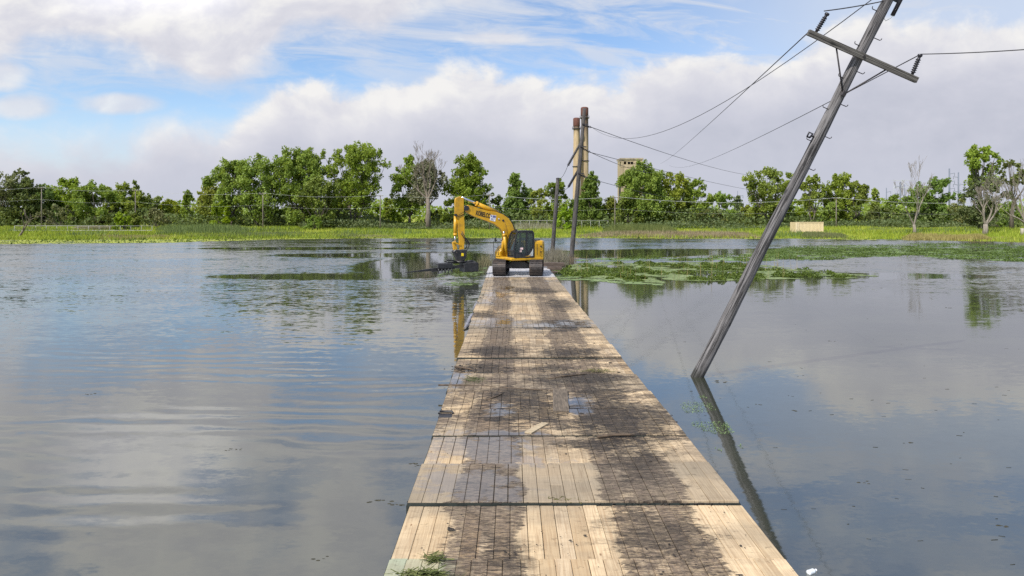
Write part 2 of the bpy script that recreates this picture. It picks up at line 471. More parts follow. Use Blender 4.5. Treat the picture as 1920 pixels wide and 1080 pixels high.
tag(go,'low grassy bank along the far shore','bank',kind='structure')

def blades(pts,h,w,lean=.35,tri=True):
    """pts (N,3) -> thin upright triangles/quads"""
    n=len(pts); a=rng.uniform(0,2*np.pi,n)
    h=np.broadcast_to(h,(n,)); w=np.broadcast_to(w,(n,))
    dx=np.cos(a)*w/2; dyy=np.sin(a)*w/2
    la=rng.uniform(0,2*np.pi,n); ll=rng.uniform(0,lean,n)*h
    top=pts+np.stack([np.cos(la)*ll,np.sin(la)*ll,h],1)
    b0=pts+np.stack([-dx,-dyy,0*h],1); b1=pts+np.stack([dx,dyy,0*h],1)
    return np.stack([b0,b1,top],1).reshape(-1,3)
def on_ground(x,y): return np.stack([x,y,ground_z(x,y)-.03],1)
def patchy(x,y,s,seed=0):
    return np.array([mnoise.noise(Vector((a*s,b*s*1.6,seed))) for a,b in zip(x,y)])

M_grass=mat_leaf('meadow_grass',(.12,.19,.020),(.29,.37,.035),(.46,.47,.07),.3,.6,.09)
M_lime=mat_leaf('duckweed_lime',(.24,.26,.03),(.40,.42,.05),(.50,.48,.09),.15,.6,.3)
M_duck=mat_leaf('duckweed_pale',(.12,.17,.05),(.20,.26,.085),(.28,.34,.14),.1,.6,.6)
M_weed=mat_leaf('marsh_weed',(.040,.060,.011),(.095,.125,.022),(.170,.195,.040),.25,.55,1.2)
M_tan=mat_leaf('dry_reed',(.17,.13,.065),(.33,.26,.14),(.45,.37,.21),.2,.7,.4)
M_reed=mat_leaf('green_reed',(.09,.125,.04),(.16,.20,.07),(.24,.26,.11),.3,.6,.3)
M_flower=mat_leaf('yellow_flower',(.28,.27,.02),(.45,.40,.02),(.55,.48,.03),.2,.6,.6)

N=90000
x=rng.uniform(-118,118,N); d=rng.uniform(0,1,N)**1.15*46-1.0; y=shore_y(x)+d
keep=np.abs(x)<.8*y; x,y,d=x[keep],y[keep],d[keep]
hh=.22+.5*np.clip(patchy(x,y,.06,1)+.5,0,1)+rng.uniform(-.05,.25,len(x))
bl=blades(on_ground(x,y),hh,rng.uniform(.10,.26,len(x)),.6)
g=mesh_np('meadow_grass',bl,3,M_grass); tag(g,'bright yellow green grass covering the far bank','grass',kind='stuff')

def reed_patch(name,px0,px1,d0,d1,n,h,mat,label,cat):
    px=rng.uniform(px0,px1,n); dd=rng.uniform(d0,d1,n)
    y=np.full(n,120.0); x=(px-CX)*y/F
    for _ in range(4):
        y=shore_y(x)+dd; x=(px-CX)*y/F
    pn=patchy(x,y,.10,5)
    hh=h*(.55+.6*np.clip(pn+.5,0,1))*rng.uniform(.7,1.15,n)
    edge=np.minimum(px-px0,px1-px)/(px1-px0)
    hh*=np.clip(.35+edge*5,0,1)
    o=mesh_np(name,blades(on_ground(x,y),hh,rng.uniform(.07,.20,n),.3),3,mat)
    return tag(o,label,cat,kind='stuff')
reed_patch('dry_reeds',1080,1440,-.5,10,15000,1.05,M_tan,'tan dry reeds on the shore right of the chimneys','reeds')
reed_patch('dry_reeds',955,1060,26,40,2600,1.5,M_tan,'dry brown reeds behind the excavator cab below the trees','reeds')
reed_patch('dry_reeds',1690,1860,-1,7,6000,1.05,M_tan,'tan dry reeds on the shore below the big dead tree','reeds')
reed_patch('dry_reeds',640,745,0,5,900,.6,M_tan,'short tan reeds on the shore below the big cottonwoods','reeds')
reed_patch('dry_reeds',170,330,0,10,2200,.75,M_tan,'thin tan reeds on the shore in front of the rail fence','reeds')
reed_patch('green_reeds',1130,1270,6,26,5000,1.9,M_reed,'grey green reed bed on the bank right of the two chimneys','reeds')
reed_patch('green_reeds',290,470,14,34,5000,1.7,M_reed,'grey green reed bed right of the rail fence','reeds')
reed_patch('green_reeds',1500,1590,1,14,2600,1.0,M_reed,'green reed clumps in front of the beige container','reeds')
reed_patch('green_reeds',330,700,3,16,3600,.9,M_reed,'green reed clumps on the shore below the cottonwoods','reeds')
reed_patch('yellow_flowers',1650,1830,3,22,2600,.55,M_flower,'yellow flowering weeds below the white dead tree','flowers')
reed_patch('yellow_flowers',95,300,8,26,1800,.55,M_flower,'yellow green weeds on the bank in front of the rail fence','weeds')

def weeds(name,px0,px1,d0,d1,n,h0,h1,mat,label,thr,sc,seed):
    px=rng.uniform(px0,px1,n); dd=rng.uniform(d0,d1,n); y=np.full(n,120.0); x=(px-CX)*y/F
    for _ in range(4):
        y=shore_y(x)+dd; x=(px-CX)*y/F
    pn=patchy(x,y,sc,seed); k=pn>thr; x,y,pn=x[k],y[k],pn[k]
    hh=h0+(h1-h0)*np.clip((pn-thr)/.45,0,1)*rng.uniform(.5,1.1,len(x))
    o=mesh_np(name,blades(on_ground(x,y),hh,rng.uniform(.10,.24,len(x)),.5),3,mat); return tag(o,label,'weeds',kind='stuff')
weeds('tall_weeds',-40,1960,1,44,26000,.3,1.35,M_reed,'darker green tall weeds in clumps over the far bank',.08,.085,17)
weeds('dry_grass',-40,1960,-1,40,12000,.25,.9,M_tan,'straw coloured dry grass in streaks over the far bank',.26,.07,29)
weeds('shore_sedge',-40,1960,-2.0,3,9000,.15,.7,M_weed,'dark green sedge along the far waterline',.0,.22,35)
# ------------------------------------------------------------------ floating weed
def flat_discs(x,y,r,z=.006,k=6,sq=.55):
    n=len(x); vs=[]
    a0=rng.uniform(0,6.28,n)
    out=np.zeros((n,k,3))
    for i in range(k):
        a=a0+2*np.pi*i/k; rr=r*rng.uniform(.6,1.25,n)
        out[:,i,0]=x+np.cos(a)*rr; out[:,i,1]=y+np.sin(a)*rr*sq; out[:,i,2]=z+rng.uniform(0,.012,n)
    return out.reshape(-1,3)
def inside(px,py,poly):
    n=len(poly); r=np.zeros(len(px),bool); j=n-1
    for i in range(n):
        xi,yi=poly[i]; xj,yj=poly[j]
        c=((yi>py)!=(yj>py))&(px<(xj-xi)*(py-yi)/(yj-yi+1e-9)+xi)
        r^=c; j=i
    return r
def scatter_poly(poly,n,uniform_px=.5):
    """random points of the lake inside a shoreline polygon given by its seen corners"""
    pp=np.array(poly,float); px=rng.uniform(pp[:,0].min(),pp[:,0].max(),n*4); py=rng.uniform(pp[:,1].min(),pp[:,1].max(),n*4)
    k=inside(px,py,poly); px=px[k][:n]; py=py[k][:n]
    Y=F*CH/(py-HY); return (px-CX)*Y/F,Y
# lime duckweed against the left shore
pl=[(-60,462),(0,458),(200,456),(330,455),(420,452),(520,449),(640,447.5),(900,446.5),(1060,446.5),(1200,447),(1500,448),(1640,450),(1640,446),(1300,444.5),(1000,443),(700,444),(520,445.5),(420,446),(300,441),(100,440),(-60,440)]
x,y=scatter_poly(pl,15000)
n_=patchy(x,y,.16,2); k=(n_>-.22)|(rng.uniform(0,1,len(x))<.25); x,y=x[k],y[k]
o=mesh_np('duckweed',flat_discs(x,y,rng.uniform(.18,.55,len(x)),.01,6,.9),6,M_lime); tag(o,'lime yellow duckweed floating against the far shore','duckweed',kind='stuff')
xs,ys=x[::5],y[::5]
o=mesh_np('shore_weed',blades(np.stack([xs,ys,np.zeros(len(xs))],1),rng.uniform(.05,.28,len(xs)),rng.uniform(.15,.4,len(xs)),.6),3,M_weed); tag(o,'short dark weeds among the lime duckweed','weeds',kind='stuff')

ISL=[(1040,505),(1085,494),(1150,490),(1230,492),(1330,491),(1430,497),(1530,508),(1600,515),(1645,518),(1590,522),(1420,524),(1330,528),(1240,531),(1180,527),(1110,521),(1050,517)]
BAND=[(1330,482),(1400,476),(1480,464),(1560,460),(1700,457),(1800,457),(1960,460),(1960,492),(1800,487),(1700,481),(1610,482),(1560,487),(1480,488),(1400,490)]
STRIP=[(1060,488),(1110,484.5),(1200,484),(1330,484),(1440,486),(1440,490),(1330,489),(1200,488),(1100,490)]
def tufts(name,poly,n,nd,label1,label2,hs=(.18,.5),rs=(.25,.6),thr=-.1,seed=3,tuft_n=46):
    x,y=scatter_poly(poly,nd)
    nn=patchy(x,y,.35,seed+4); k=nn>-.12; x,y=x[k],y[k]
    o=mesh_np('duckweed',flat_discs(x,y,rng.uniform(.06,.30,len(x)),.008,6,.8),6,M_duck); tag(o,label1,'duckweed',kind='stuff')
    x,y=scatter_poly(poly,n)
    nn=patchy(x,y,.22,seed); k=nn>thr; x,y=x[k],y[k]
    V=[]
    for cx,cy in zip(x,y):
        r=rng.uniform(*rs); h=rng.uniform(*hs); m=int(tuft_n*rng.uniform(.6,1.2))
        a=rng.uniform(0,6.28,m); q=np.sqrt(rng.uniform(0,1,m))*r
        zz=np.sqrt(np.clip(1-(q/r)**2,0,1))*h*rng.uniform(.2,1,m)
        c=np.stack([cx+np.cos(a)*q*1.3,cy+np.sin(a)*q,zz],1)
        s=rng.uniform(.03,.085,m)
        e1=rng.normal(0,1,(m,3)); e1/=np.linalg.norm(e1,axis=1)[:,None]
        e2=np.cross(e1,rng.normal(0,1,(m,3))); e2/=np.linalg.norm(e2,axis=1)[:,None]
        e1*=s[:,None]; e2*=s[:,None]*.7
        V.append(np.stack([c-e1,c+e2,c+e1,c-e2],1).reshape(-1,3))
    o=mesh_np(name,np.concatenate(V),4,M_weed); tag(o,label2,'weeds',kind='stuff')
tufts('marsh_weeds',ISL,300,9000,'pale green duckweed between the clumps of the weed island','dark green leafy weed clumps growing in the water right of the excavator',tuft_n=120,hs=(.12,.30),rs=(.20,.55),thr=-.08)
tufts('marsh_weeds',BAND,800,13000,'pale green duckweed in the weed bed along the right shore','green weed bed spreading along the right shore',hs=(.12,.36),rs=(.35,.9),thr=-.06,seed=8)
tufts('marsh_weeds',STRIP,90,1600,'narrow pale duckweed strip beyond the weed island','low weed strip in the water beyond the weed island',hs=(.12,.35),rs=(.4,.9),thr=-.1,seed=13)
DUCKL=[(800,530),(840,505),(880,498),(915,498),(905,515),(890,535),(850,536)]
x,y=scatter_poly(DUCKL,420); k=patchy(x,y,.5,21)>.02
o=mesh_np('duckweed',flat_discs(x[k],y[k],rng.uniform(.05,.22,k.sum()),.006,6,.6),6,M_duck); tag(o,'scattered duckweed floating left of the deck below the grapple','duckweed',kind='stuff')
REFL=[(1250,765),(1320,740),(1370,800),(1400,850),(1370,860),(1310,820)]
x,y=scatter_poly(REFL,2200); k=patchy(x,y,.9,33)>.12
o=mesh_np('duckweed',flat_discs(x[k],y[k],rng.uniform(.004,.016,k.sum()),.003,5,.7),5,M_duck); tag(o,'tiny duckweed specks at the foot of the leaning pole','duckweed',kind='stuff')
DUCKR=[(1040,512),(1110,520),(1240,532),(1240,536),(1100,528),(1042,524)]
x,y=scatter_poly(DUCKR,1500); k=patchy(x,y,.8,41)>-.1
o=mesh_np('duckweed',flat_discs(x[k],y[k],rng.uniform(.05,.20,k.sum()),.006,6,.7),6,M_duck); tag(o,'pale duckweed film along the near edge of the weed island','duckweed',kind='stuff')
# thin dead stalks standing in the marsh
x,y=scatter_poly([(1060,490),(1330,488),(1500,500),(1480,526),(1250,533),(1080,522)],120)
hs=rng.uniform(.5,1.7,len(x))
o=mesh_np('reed_stalks',blades(np.stack([x,y,0*x],1),hs,np.full(len(x),.022),.18),3,M_tan); tag(o,'thin dead stalks standing in the weed island','reeds',kind='stuff')
# floating bits
mb=MB()
for px,py,r in [(170,739,.07),(425,843,.05),(448,842,.04),(725,942,.10),(748,945,.06),(700,940,.05),(600,1047,.05),(770,871,.07),(785,874,.05),(1350,716,.10),(1420,758,.05),(1505,690,.05),(1780,577,.10),(1620,905,.06),(1700,830,.06),(1490,770,.06),(252,594,.05),(1885,985,.06),(1390,1030,.04),(1560,640,.06),(1650,540,.1)]:
    c=G(px,py)
    for _ in range(4):
        mb.lump(c+Vector((random.uniform(-1,1)*r*1.6,random.uniform(-1,1)*r,.0)),r*random.uniform(.2,.5),1.4,.6,.35)
M_debris=mat_simple('wet_debris',(.035,.032,.018),.7,var=.4,scale=20)
o=mb.build('floating_debris',M_debris); tag(o,'small dark bits of weed drifting on the open water','debris',kind='stuff')
mb=MB()
for _ in range(90):
    px=random.uniform(1040,1920); py=random.uniform(560,1060)
    if px<1500-.83*(1080-py)+60: continue
    c=G(px,py); a=random.uniform(-.5,.3); L=random.uniform(.012,.05)
    mb.tube([c+Vector((-L*math.cos(a),-L*math.sin(a),.003)),c+Vector((L*math.cos(a),L*math.sin(a),.003))],random.uniform(.0015,.003),4)
o=mb.build('floating_twigs',M_debris); tag(o,'fine twigs and seeds scattered over the water right of the deck','debris',kind='stuff')

# ------------------------------------------------------------------ timber mats
BANDS=[(-.25,.86),(1.80,1.0)]
def wood_deck():
    m,nt,out=newmat('mat_timber')
    pos=nt.pos(); x,y,z=nt.sep(pos)
    r=nt.island(); orn=nt.rnd()
    # grain along the boards
    wob=nt.noise(nt.vmul(pos,(3,1.0,1)),1.0,3,.5)
    gx=nt.add(nt.mul(x,1.0),nt.add(nt.mul(wob,.05),nt.mul(r,7.0)))
    gr=nt.noise(nt.xyz(nt.mul(gx,46.0),nt.mul(y,1.6),nt.mul(r,30.0)),1.0,4,.6,.3)
    cath=nt.m('SINE',nt.add(nt.mul(gx,150.0),nt.mul(nt.noise(nt.xyz(nt.mul(x,4.0),nt.mul(y,.8),nt.mul(r,9.0)),1.0,2,.5),26.0)))
    fresh=nt.ramp(r,[(0.0,(.40,.285,.165)),(.2,(.56,.425,.26)),(.45,(.68,.525,.335)),(.65,(.52,.40,.25)),(.85,(.60,.47,.31)),(1.0,(.33,.25,.165))])
    c=nt.mix(nt.mul(nt.sst(gr,.42,.72),.55),fresh,(.33,.20,.10))
    c=nt.mix(nt.mul(nt.sst(cath,.55,1.0),.20),c,(.38,.24,.12))
    kn=nt.n('ShaderNodeTexVoronoi'); nt.put(kn.inputs['Vector'],nt.vmul(pos,(5.5,2.4,1))); kn.inputs['Scale'].default_value=1.0
    c=nt.mix(nt.mul(nt.sst(kn.outputs['Distance'],.10,.04),.85),c,(.20,.10,.045))
    # greyed, weathered boards
    wn=nt.noise(nt.vmul(pos,(.35,.55,1)),1.0,4,.6)
    wgt=nt.m('MULTIPLY',nt.add(nt.sst(wn,.46,.64),nt.sst(orn,.62,.70)),.72,clamp=True)
    grey=nt.ramp(nt.add(nt.mul(gr,.7),nt.mul(r,.3)),[(.2,(.36,.29,.205)),(.55,(.27,.22,.155)),(.8,(.16,.125,.085))])
    c=nt.mix(wgt,c,grey)
    gs=nt.mul(nt.mul(nt.sst(y,7.43,7.41),nt.sst(x,-.35,-.75)),nt.lin(r,0,1,.35,.95))
    c=nt.mix(gs,c,(.27,.36,.27))
    dust=nt.noise(nt.vmul(pos,(1.1,2.6,1)),1.0,6,.7)
    c=nt.mix(nt.mul(nt.sst(nt.add(dust,nt.mul(nt.sub(gr,.5),.25)),.42,.62),.28),c,(.24,.18,.12))
    # tyre track wear: two bands of ground-in mud
    mud=None
    xs=nt.add(x,nt.mul(y,.0085))
    ragged=nt.noise(nt.vmul(pos,(.8,.8,1)),1.0,5,.65)
    for cx,w in BANDS:
        dd=nt.m('ABSOLUTE',nt.sub(nt.add(xs,nt.mul(nt.sub(ragged,.5),.6)),cx))
        b=nt.sst(dd,w*.72,w*.34)
        mud=b if mud is None else nt.mx(mud,b)
    streak=nt.noise(nt.vmul(pos,(5.0,17.0,1)),1.0,5,.7,.4)
    fine=nt.noise(nt.vmul(pos,(14.0,38.0,1)),1.0,4,.7)
    sk=nt.add(nt.mul(streak,.6),nt.mul(fine,.4))
    along=nt.noise(nt.vmul(pos,(.5,.16,1)),1.0,3,.5)
    along2=nt.noise(nt.vmul(pos,(.9,.55,1)),1.0,3,.6)
    ms=nt.mul(mud,nt.mul(nt.sst(along,.30,.52,.55,1.0),nt.sst(along2,.34,.52,.45,1.0)))
    film=nt.mul(nt.sst(nt.add(nt.mul(ms,.95),nt.mul(nt.sub(sk,.5),2.1)),.34,.60),nt.mul(nt.sst(ms,.0,.25,0.0,.96),nt.sst(nt.noise(nt.vmul(pos,(9.0,34.0,1)),1.0,5,.75,.5),.38,.58,.42,1.0)))
    c=nt.mix(film,c,nt.mix(nt.sst(sk,.40,.60),(.150,.112,.085),(.036,.027,.021)))
    gen=nt.noise(nt.vmul(pos,(.75,1.5,1)),1.0,6,.68,.4)
    gm_=nt.mul(nt.sst(nt.add(gen,nt.mul(nt.sub(sk,.5),.9)),.43,.56),nt.mul(nt.sst(y,9.6,12.0),nt.sst(y,24.0,16.0,.25,.95)))
    c=nt.mix(nt.mul(gm_,.85),c,nt.mix(nt.sst(sk,.40,.60),(.14,.105,.08),(.04,.03,.024)))
    # wet black mud blobs
    heavy=None
    for px,py,rx,ry in MUDBLOBS:
        g=G(px,py,DZ); k=(g.y*g.y)/(F*(CH-DZ))
        ex,ey=rx*g.y/F,ry*k
        a=nt.div(nt.sub(x,g.x),ex); b=nt.div(nt.sub(y,g.y),ey)
        e=nt.sub(1.0,nt.m('SQRT',nt.add(nt.mul(a,a),nt.mul(b,b))))
        heavy=e if heavy is None else nt.mx(heavy,e)
    spl=nt.noise(nt.vmul(pos,(1.6,3.4,1)),1.0,6,.72,.6)
    hm=nt.mul(nt.sst(nt.add(heavy,nt.mul(nt.sub(nt.add(nt.mul(spl,.65),nt.mul(sk,.35)),.5),5.0)),nt.lin(nt.sst(y,9.8,11.5),0,1,-.05,-.40),nt.lin(nt.sst(y,9.8,11.5),0,1,.75,.30)),nt.mul(nt.sst(sk,.36,.56,.55,1.0),nt.sst(y,9.4,11.0,.68,1.0)))
    c=nt.mix(nt.mul(hm,.93),c,nt.mix(sk,(.010,.0085,.0075),(.034,.027,.022)))
    # scattered splashes and crumbs
    cr=nt.noise(nt.vmul(pos,(7.0,13.0,1)),1.0,5,.75)
    crm=nt.mul(nt.sst(cr,.60,.66),nt.sst(y,8.0,16.0,.45,1.0))
    c=nt.mix(nt.mul(crm,.92),c,(.05,.036,.024))
    # cross-wise drag marks further down the deck
    dr=nt.noise(nt.vmul(pos,(.45,5.5,1)),1.0,4,.6)
    drm=nt.mul(nt.mul(nt.sst(dr,.50,.66),nt.sst(fine,.38,.58,.45,1.0)),nt.sst(y,8.5,16,.15,.85))
    c=nt.mix(drm,c,(.10,.075,.052))
    # puddles
    wet=None
    for px,py,rx,ry in WETSPOTS:
        g=G(px,py,DZ); k=(g.y*g.y)/(F*(CH-DZ))
        a=nt.div(nt.sub(x,g.x),rx*g.y/F); b=nt.div(nt.sub(y,g.y),ry*k)
        e=nt.sub(1.0,nt.m('SQRT',nt.add(nt.mul(a,a),nt.mul(b,b))))
        wet=e if wet is None else nt.mx(wet,e)
    wsp=nt.noise(nt.vmul(pos,(2.2,3.0,1)),1.0,6,.66,.5)
    wt=nt.sst(nt.add(wet,nt.mul(nt.sub(wsp,.5),4.2)),-.30,.45)
    c=nt.mix(nt.mul(wt,.50),c,nt.vmul(c,(.42,.40,.42)))
    rough=nt.add(nt.mul(wt,-.70),.78)
    rough=nt.sub(rough,nt.mul(nt.mul(hm,nt.sst(spl,.45,.6)),.18))
    sap=nt.noise(nt.xyz(nt.mul(gx,9.0),nt.mul(y,.9),nt.mul(r,50.0)),1.0,3,.6)
    h=nt.add(nt.mul(gr,.25),nt.add(nt.mul(nt.mul(film,sk),.9),nt.mul(nt.mul(hm,sk),1.6)))
    bp=nt.n('ShaderNodeBump'); bp.inputs['Distance'].default_value=.012; nt.put(bp.inputs['Height'],h); nt.put(bp.inputs['Strength'],nt.sub(.75,nt.mul(wt,.72)))
    b=principled(nt,out,color=c,rough=rough,normal=bp.outputs[0])
    nt.put(b.inputs['IOR'],nt.add(1.38,nt.mul(wt,.75)))
    return m
MUDBLOBS=[(1165,790,105,42),(1010,770,110,22),(975,742,60,16),(1090,712,90,13),(1200,880,75,45),(1230,1000,120,60),(1130,740,50,14),(1070,665,55,9),(930,660,50,8),(1055,610,45,10),(1120,835,70,12),(905,690,45,10),(1050,570,26,10),(1000,545,40,5),(905,590,30,5),(940,1040,80,40),(1030,690,40,6)]
WETSPOTS=[(880,835,110,28),(860,905,95,22),(930,930,70,16),(960,865,90,12),(930,605,55,9),(1010,612,40,5),(1080,608,35,6),(920,553,36,9),(945,540,20,6),(905,567,25,5),(855,710,22,20),(935,770,22,12),(1085,770,24,8),(975,505,110,15),(925,815,80,7),(1075,755,30,10),(900,850,60,20)]
M_deck=wood_deck()
M_pale_deck=mat_simple('bleached_boards',(.46,.45,.46),.4,var=.18,scale=6,stretch=(6,1,1),dirt=(.12,.10,.10),dirt_amt=.75,dscale=5.0)
M_frame=mat_simple('mat_side',(.022,.028,.024),.7,var=.4,scale=4)

ED=[1140,1047,945,871,818,768,735,702,672,648,632,615,601,585,568,556,546,536,530,524,519]
DEP=[F*(CH-DZ)/(e-HY) for e in ED]
DEP+= [44.6,47.4,50.2]
MATL=['nearest timber mat, cut off by the bottom edge, weed heap and greenish boards at left',
 'timber mat with clean pale boards at both sides, second from the camera',
 'third timber mat from the camera, raised, with a thick dark gap along its near edge',
 'fourth timber mat from the camera, half covered by a shallow puddle',
 'fifth timber mat from the camera, with black mud on its right half',
 'sixth timber mat from the camera, smeared with the largest black mud patch',
 'seventh timber mat from the camera, with mud drag marks and a loose short board',
 'eighth timber mat from the camera, weathered grey, before the long dark gap',
 'ninth timber mat from the camera, with pale clean near edge',
 'tenth timber mat from the camera, with muddy middle boards',
 'eleventh timber mat from the camera, with pale middle boards',
 'twelfth timber mat from the camera, with a long wet strip across it',
 'thirteenth timber mat from the camera, with torn dark cloth at its left end',
 'fourteenth timber mat from the camera, tan boards crossed by a dark track',
 'fifteenth timber mat from the camera, with a wet patch on the left',
 'sixth timber mat in front of the excavator tracks',
 'fifth timber mat in front of the excavator tracks, muddy',
 'fourth timber mat in front of the excavator tracks, with a wet glossy patch',
 'third timber mat in front of the excavator tracks',
 'pale clean timber mat just in front of the excavator tracks',
 'bleached whitish mat showing between the front ends of the excavator tracks',
 'timber mat lying under the middle of the excavator',
 'last timber mat at the far end of the deck, under the rear of the tracks']
def deck_cx(y): return .885-.0085*y
for i in range(len(DEP)-1):
    y0,y1=DEP[i]+.006,DEP[i+1]-.006
    rr=random.Random(100+i)
    cx=deck_cx((y0+y1)/2)+rr.uniform(-.018,.018); Wd=4.27
    dz=rr.uniform(-.018,.026); tilt=rr.uniform(-.004,.004)
    if i==2: dz=.030; tilt=.006
    if i==1: dz=-.015
    if i==8: dz=.035; tilt=.006
    if i==7: dz=-.01
    if i in (5,11): dz=.022
    root=empty('timber_mat',(cx,(y0+y1)/2,0),MATL[i],'timber mat','timber mats laid end to end as a floating deck')
    n=rr.choice((22,23,23,24)); bw=Wd/n
    mb=MB(); hy=(y1-y0)/2
    x=-Wd/2
    ws=[rr.uniform(.88,1.12) for _ in range(n)]; k=Wd/sum(ws)
    for j in range(n):
        w=ws[j]*k; g=rr.choice((.0008,.0012,.002,.003,.0042))
        zt=DZ+dz+tilt*(x+w/2)+rr.uniform(-.004,.004)
        e0=rr.uniform(0,.012); e1=rr.uniform(0,.012)
        parts=[(-hy+e0,hy-e1)]
        if rr.random()<.07 and hy>.6:
            s=rr.uniform(-hy*.4,hy*.4); parts=[(-hy+e0,s-.003),(s+.003,hy-e1)]
        for a,b in parts:
            mb.bbox((x+g,a,zt-.045),(x+w-g,b,zt),.006)
        x+=w
    mb.build('deck_boards',M_deck if i<20 else M_pale_deck,root)
    fb=MB(); zt=DZ+dz-.052
    for s in (-1,1):
        fb.box((s*(Wd/2-.02)-.04,-hy+.02,-.06),(s*(Wd/2-.02)+.04,hy-.02,zt+tilt*s*Wd/2))
    fb.box((-Wd/2+.07,-hy+.02,-.05),(Wd/2-.07,hy-.02,zt-.014))
    fb.box((-Wd/2,-hy-.004,-.05),(Wd/2,-hy-.0005,DZ+dz-.006-abs(tilt)*Wd/2))
    fb.build('frame',M_frame,root)

# loose things on the deck
def lumps(seq,name,mat,label,cat='debris',kind='stuff'):
    mb=MB()
    for c,r in seq: mb.lump(c,r,random.uniform(.8,1.6),random.uniform(.6,1.1),random.uniform(.35,.7))
    return tag(mb.build(name,mat),label,cat,kind=kind)
M_mud=mat_simple('mud',(.030,.023,.017),.55,var=.5,scale=30,bump=.5)
seq=[]
for _ in range(520):
    y=random.uniform(7,40)**1.0; y=7+33*random.random()**1.7
    x=deck_cx(y)+random.uniform(-2.05,2.05)
    seq.append((Vector((x,y,DZ+.008)),random.choice((.004,.006,.009,.009,.016))*random.uniform(.7,1.3)*(1+1.0*(y>12))))
for px,py,rx,ry,n,r in [(1165,790,80,26,130,.045),(1010,772,90,12,90,.04),(975,742,40,10,50,.045),(1100,712,70,8,60,.04),(1070,668,40,5,40,.05),(845,993,6,4,5,.03),(1215,885,50,20,40,.02),(1000,942,180,3,60,.018),(1250,945,110,2,50,.02),(880,925,40,6,16,.02),(1255,792,14,3,14,.03),(870,690,30,8,40,.035),(940,660,40,4,40,.05),(1130,745,50,5,40,.04)]:
    for _ in range(n):
        q=G(px+random.gauss(0,.5)*rx,py+random.gauss(0,.5)*ry,DZ)
        seq.append((q+Vector((0,0,.008)),r*random.uniform(.3,1.1)))
lumps(seq,'mud_clods',M_mud,'dark mud clods and crumbs scattered over the timber deck','mud')
M_straw=mat_leaf('straw',(.045,.05,.016),(.11,.11,.035),(.24,.20,.09),.2,.7,8)
def strawheap(px,py,rx,ry,n,label,L=(.05,.22),hz=.05):
    g=G(px,py,DZ); V=[]
    for _ in range(n):
        c=G(px+random.gauss(0,.45)*rx,py+random.gauss(0,.45)*ry,DZ)+Vector((0,0,.012+random.random()*hz))
        a=random.gauss(0.1,.6); l=random.uniform(*L); w=random.uniform(.003,.007)
        d=Vector((math.cos(a),math.sin(a),random.gauss(0,.12)))*l/2; s=Vector((-math.sin(a),math.cos(a),random.gauss(0,.3)))*w
        V+=[c-d-s,c+d-s,c+d+s,c-d+s]
    o=mesh_np('weed_heap',np.array([tuple(v) for v in V]),4,M_straw); return tag(o,label,'weeds',kind='stuff')
strawheap(800,1085,50,6,170,'heap of pulled weeds on the near left corner of the deck',hz=.07)
strawheap(815,1050,22,8,60,'small weed clump above the heap on the nearest mat',hz=.03)
strawheap(890,715,24,7,160,'dry straw wisp at the left of the seventh mat',(.04,.16))
strawheap(1060,940,50,4,70,'green weed bits caught on the raised gap',(.02,.07),.02)
strawheap(1120,697,40,4,80,'weed strands on the pale board edge',(.06,.25),.03)
M_stick=mat_simple('stick',(.085,.06,.04),.8,var=.4,scale=9)
def stick(a,b,r,label):
    pa=G(*a,DZ)+Vector((0,0,r)); pb=G(*b,DZ)+Vector((0,0,r*1.2)); mid=(pa+pb)/2+Vector((random.uniform(-.04,.04),random.uniform(-.06,.06),.012))
    o=MB().tube([pa,pa.lerp(mid,.6),mid,mid.lerp(pb,.6)+Vector((.02,.02,0)),pb],[r,r*.95,r*.85,r*.7,r*.4],6).build('stick',M_stick); tag(o,label,'stick')
stick((822,724),(930,728),.022,'long thin stick lying on the left of the seventh mat')
stick((935,728),(1060,736),.018,'crooked stick lying left of the loose board')
stick((912,752),(945,738),.02,'short bent stick leaning over the muddy boards')
stick((898,884),(909,873),.008,'tiny twig by the puddle')
stick((1025,712),(1100,703),.02,'muddy branch on the eighth mat')
stick((853,690),(888,697),.03,'dark branch piece at the left edge of the eighth mat')
stick((1120,822),(1190,820),.03,'flat dark stick on the right of the fifth mat')
M_oldwood=mat_simple('old_board',(.12,.095,.07),.85,var=.4,scale=4,stretch=(8,1,8),bump=.3)
a=G(1050,737,DZ); b=G(1052,776,DZ)
o=MB().beam(a+Vector((0,0,.06)),b+Vector((0,0,.035)),.30,.045).build('loose_board',M_oldwood); tag(o,'short grey loose board lying lengthwise in the mud','board')
a=G(990,815,DZ); b=G(1022,797,DZ)
o=MB().beam(a+Vector((0,0,.025)),b+Vector((0,0,.03)),.13,.03).build('loose_board',mat_simple('split_board',(.40,.32,.21),.8,scale=5,stretch=(2,8,1))); tag(o,'pale splintered board end lying slantwise on the fifth mat','board')
# black rubber pad at the left edge
g=G(836,777,DZ)
rt=empty('rubber_pad',(g.x,g.y,DZ),'black rubber loop pad on the left edge of the sixth mat','pad')
mb=MB()
mb.tube([Vector((-.13,-.02,.02)),Vector((-.11,.03,.05)),Vector((.11,.03,.05)),Vector((.14,-.02,.02))],.02,8)
mb.bbox((-.12,-.26,.0),(.13,.0,.022),.008)
mb.build('pad',mat_simple('black_rubber',(.02,.019,.022),.45,scale=8),rt)
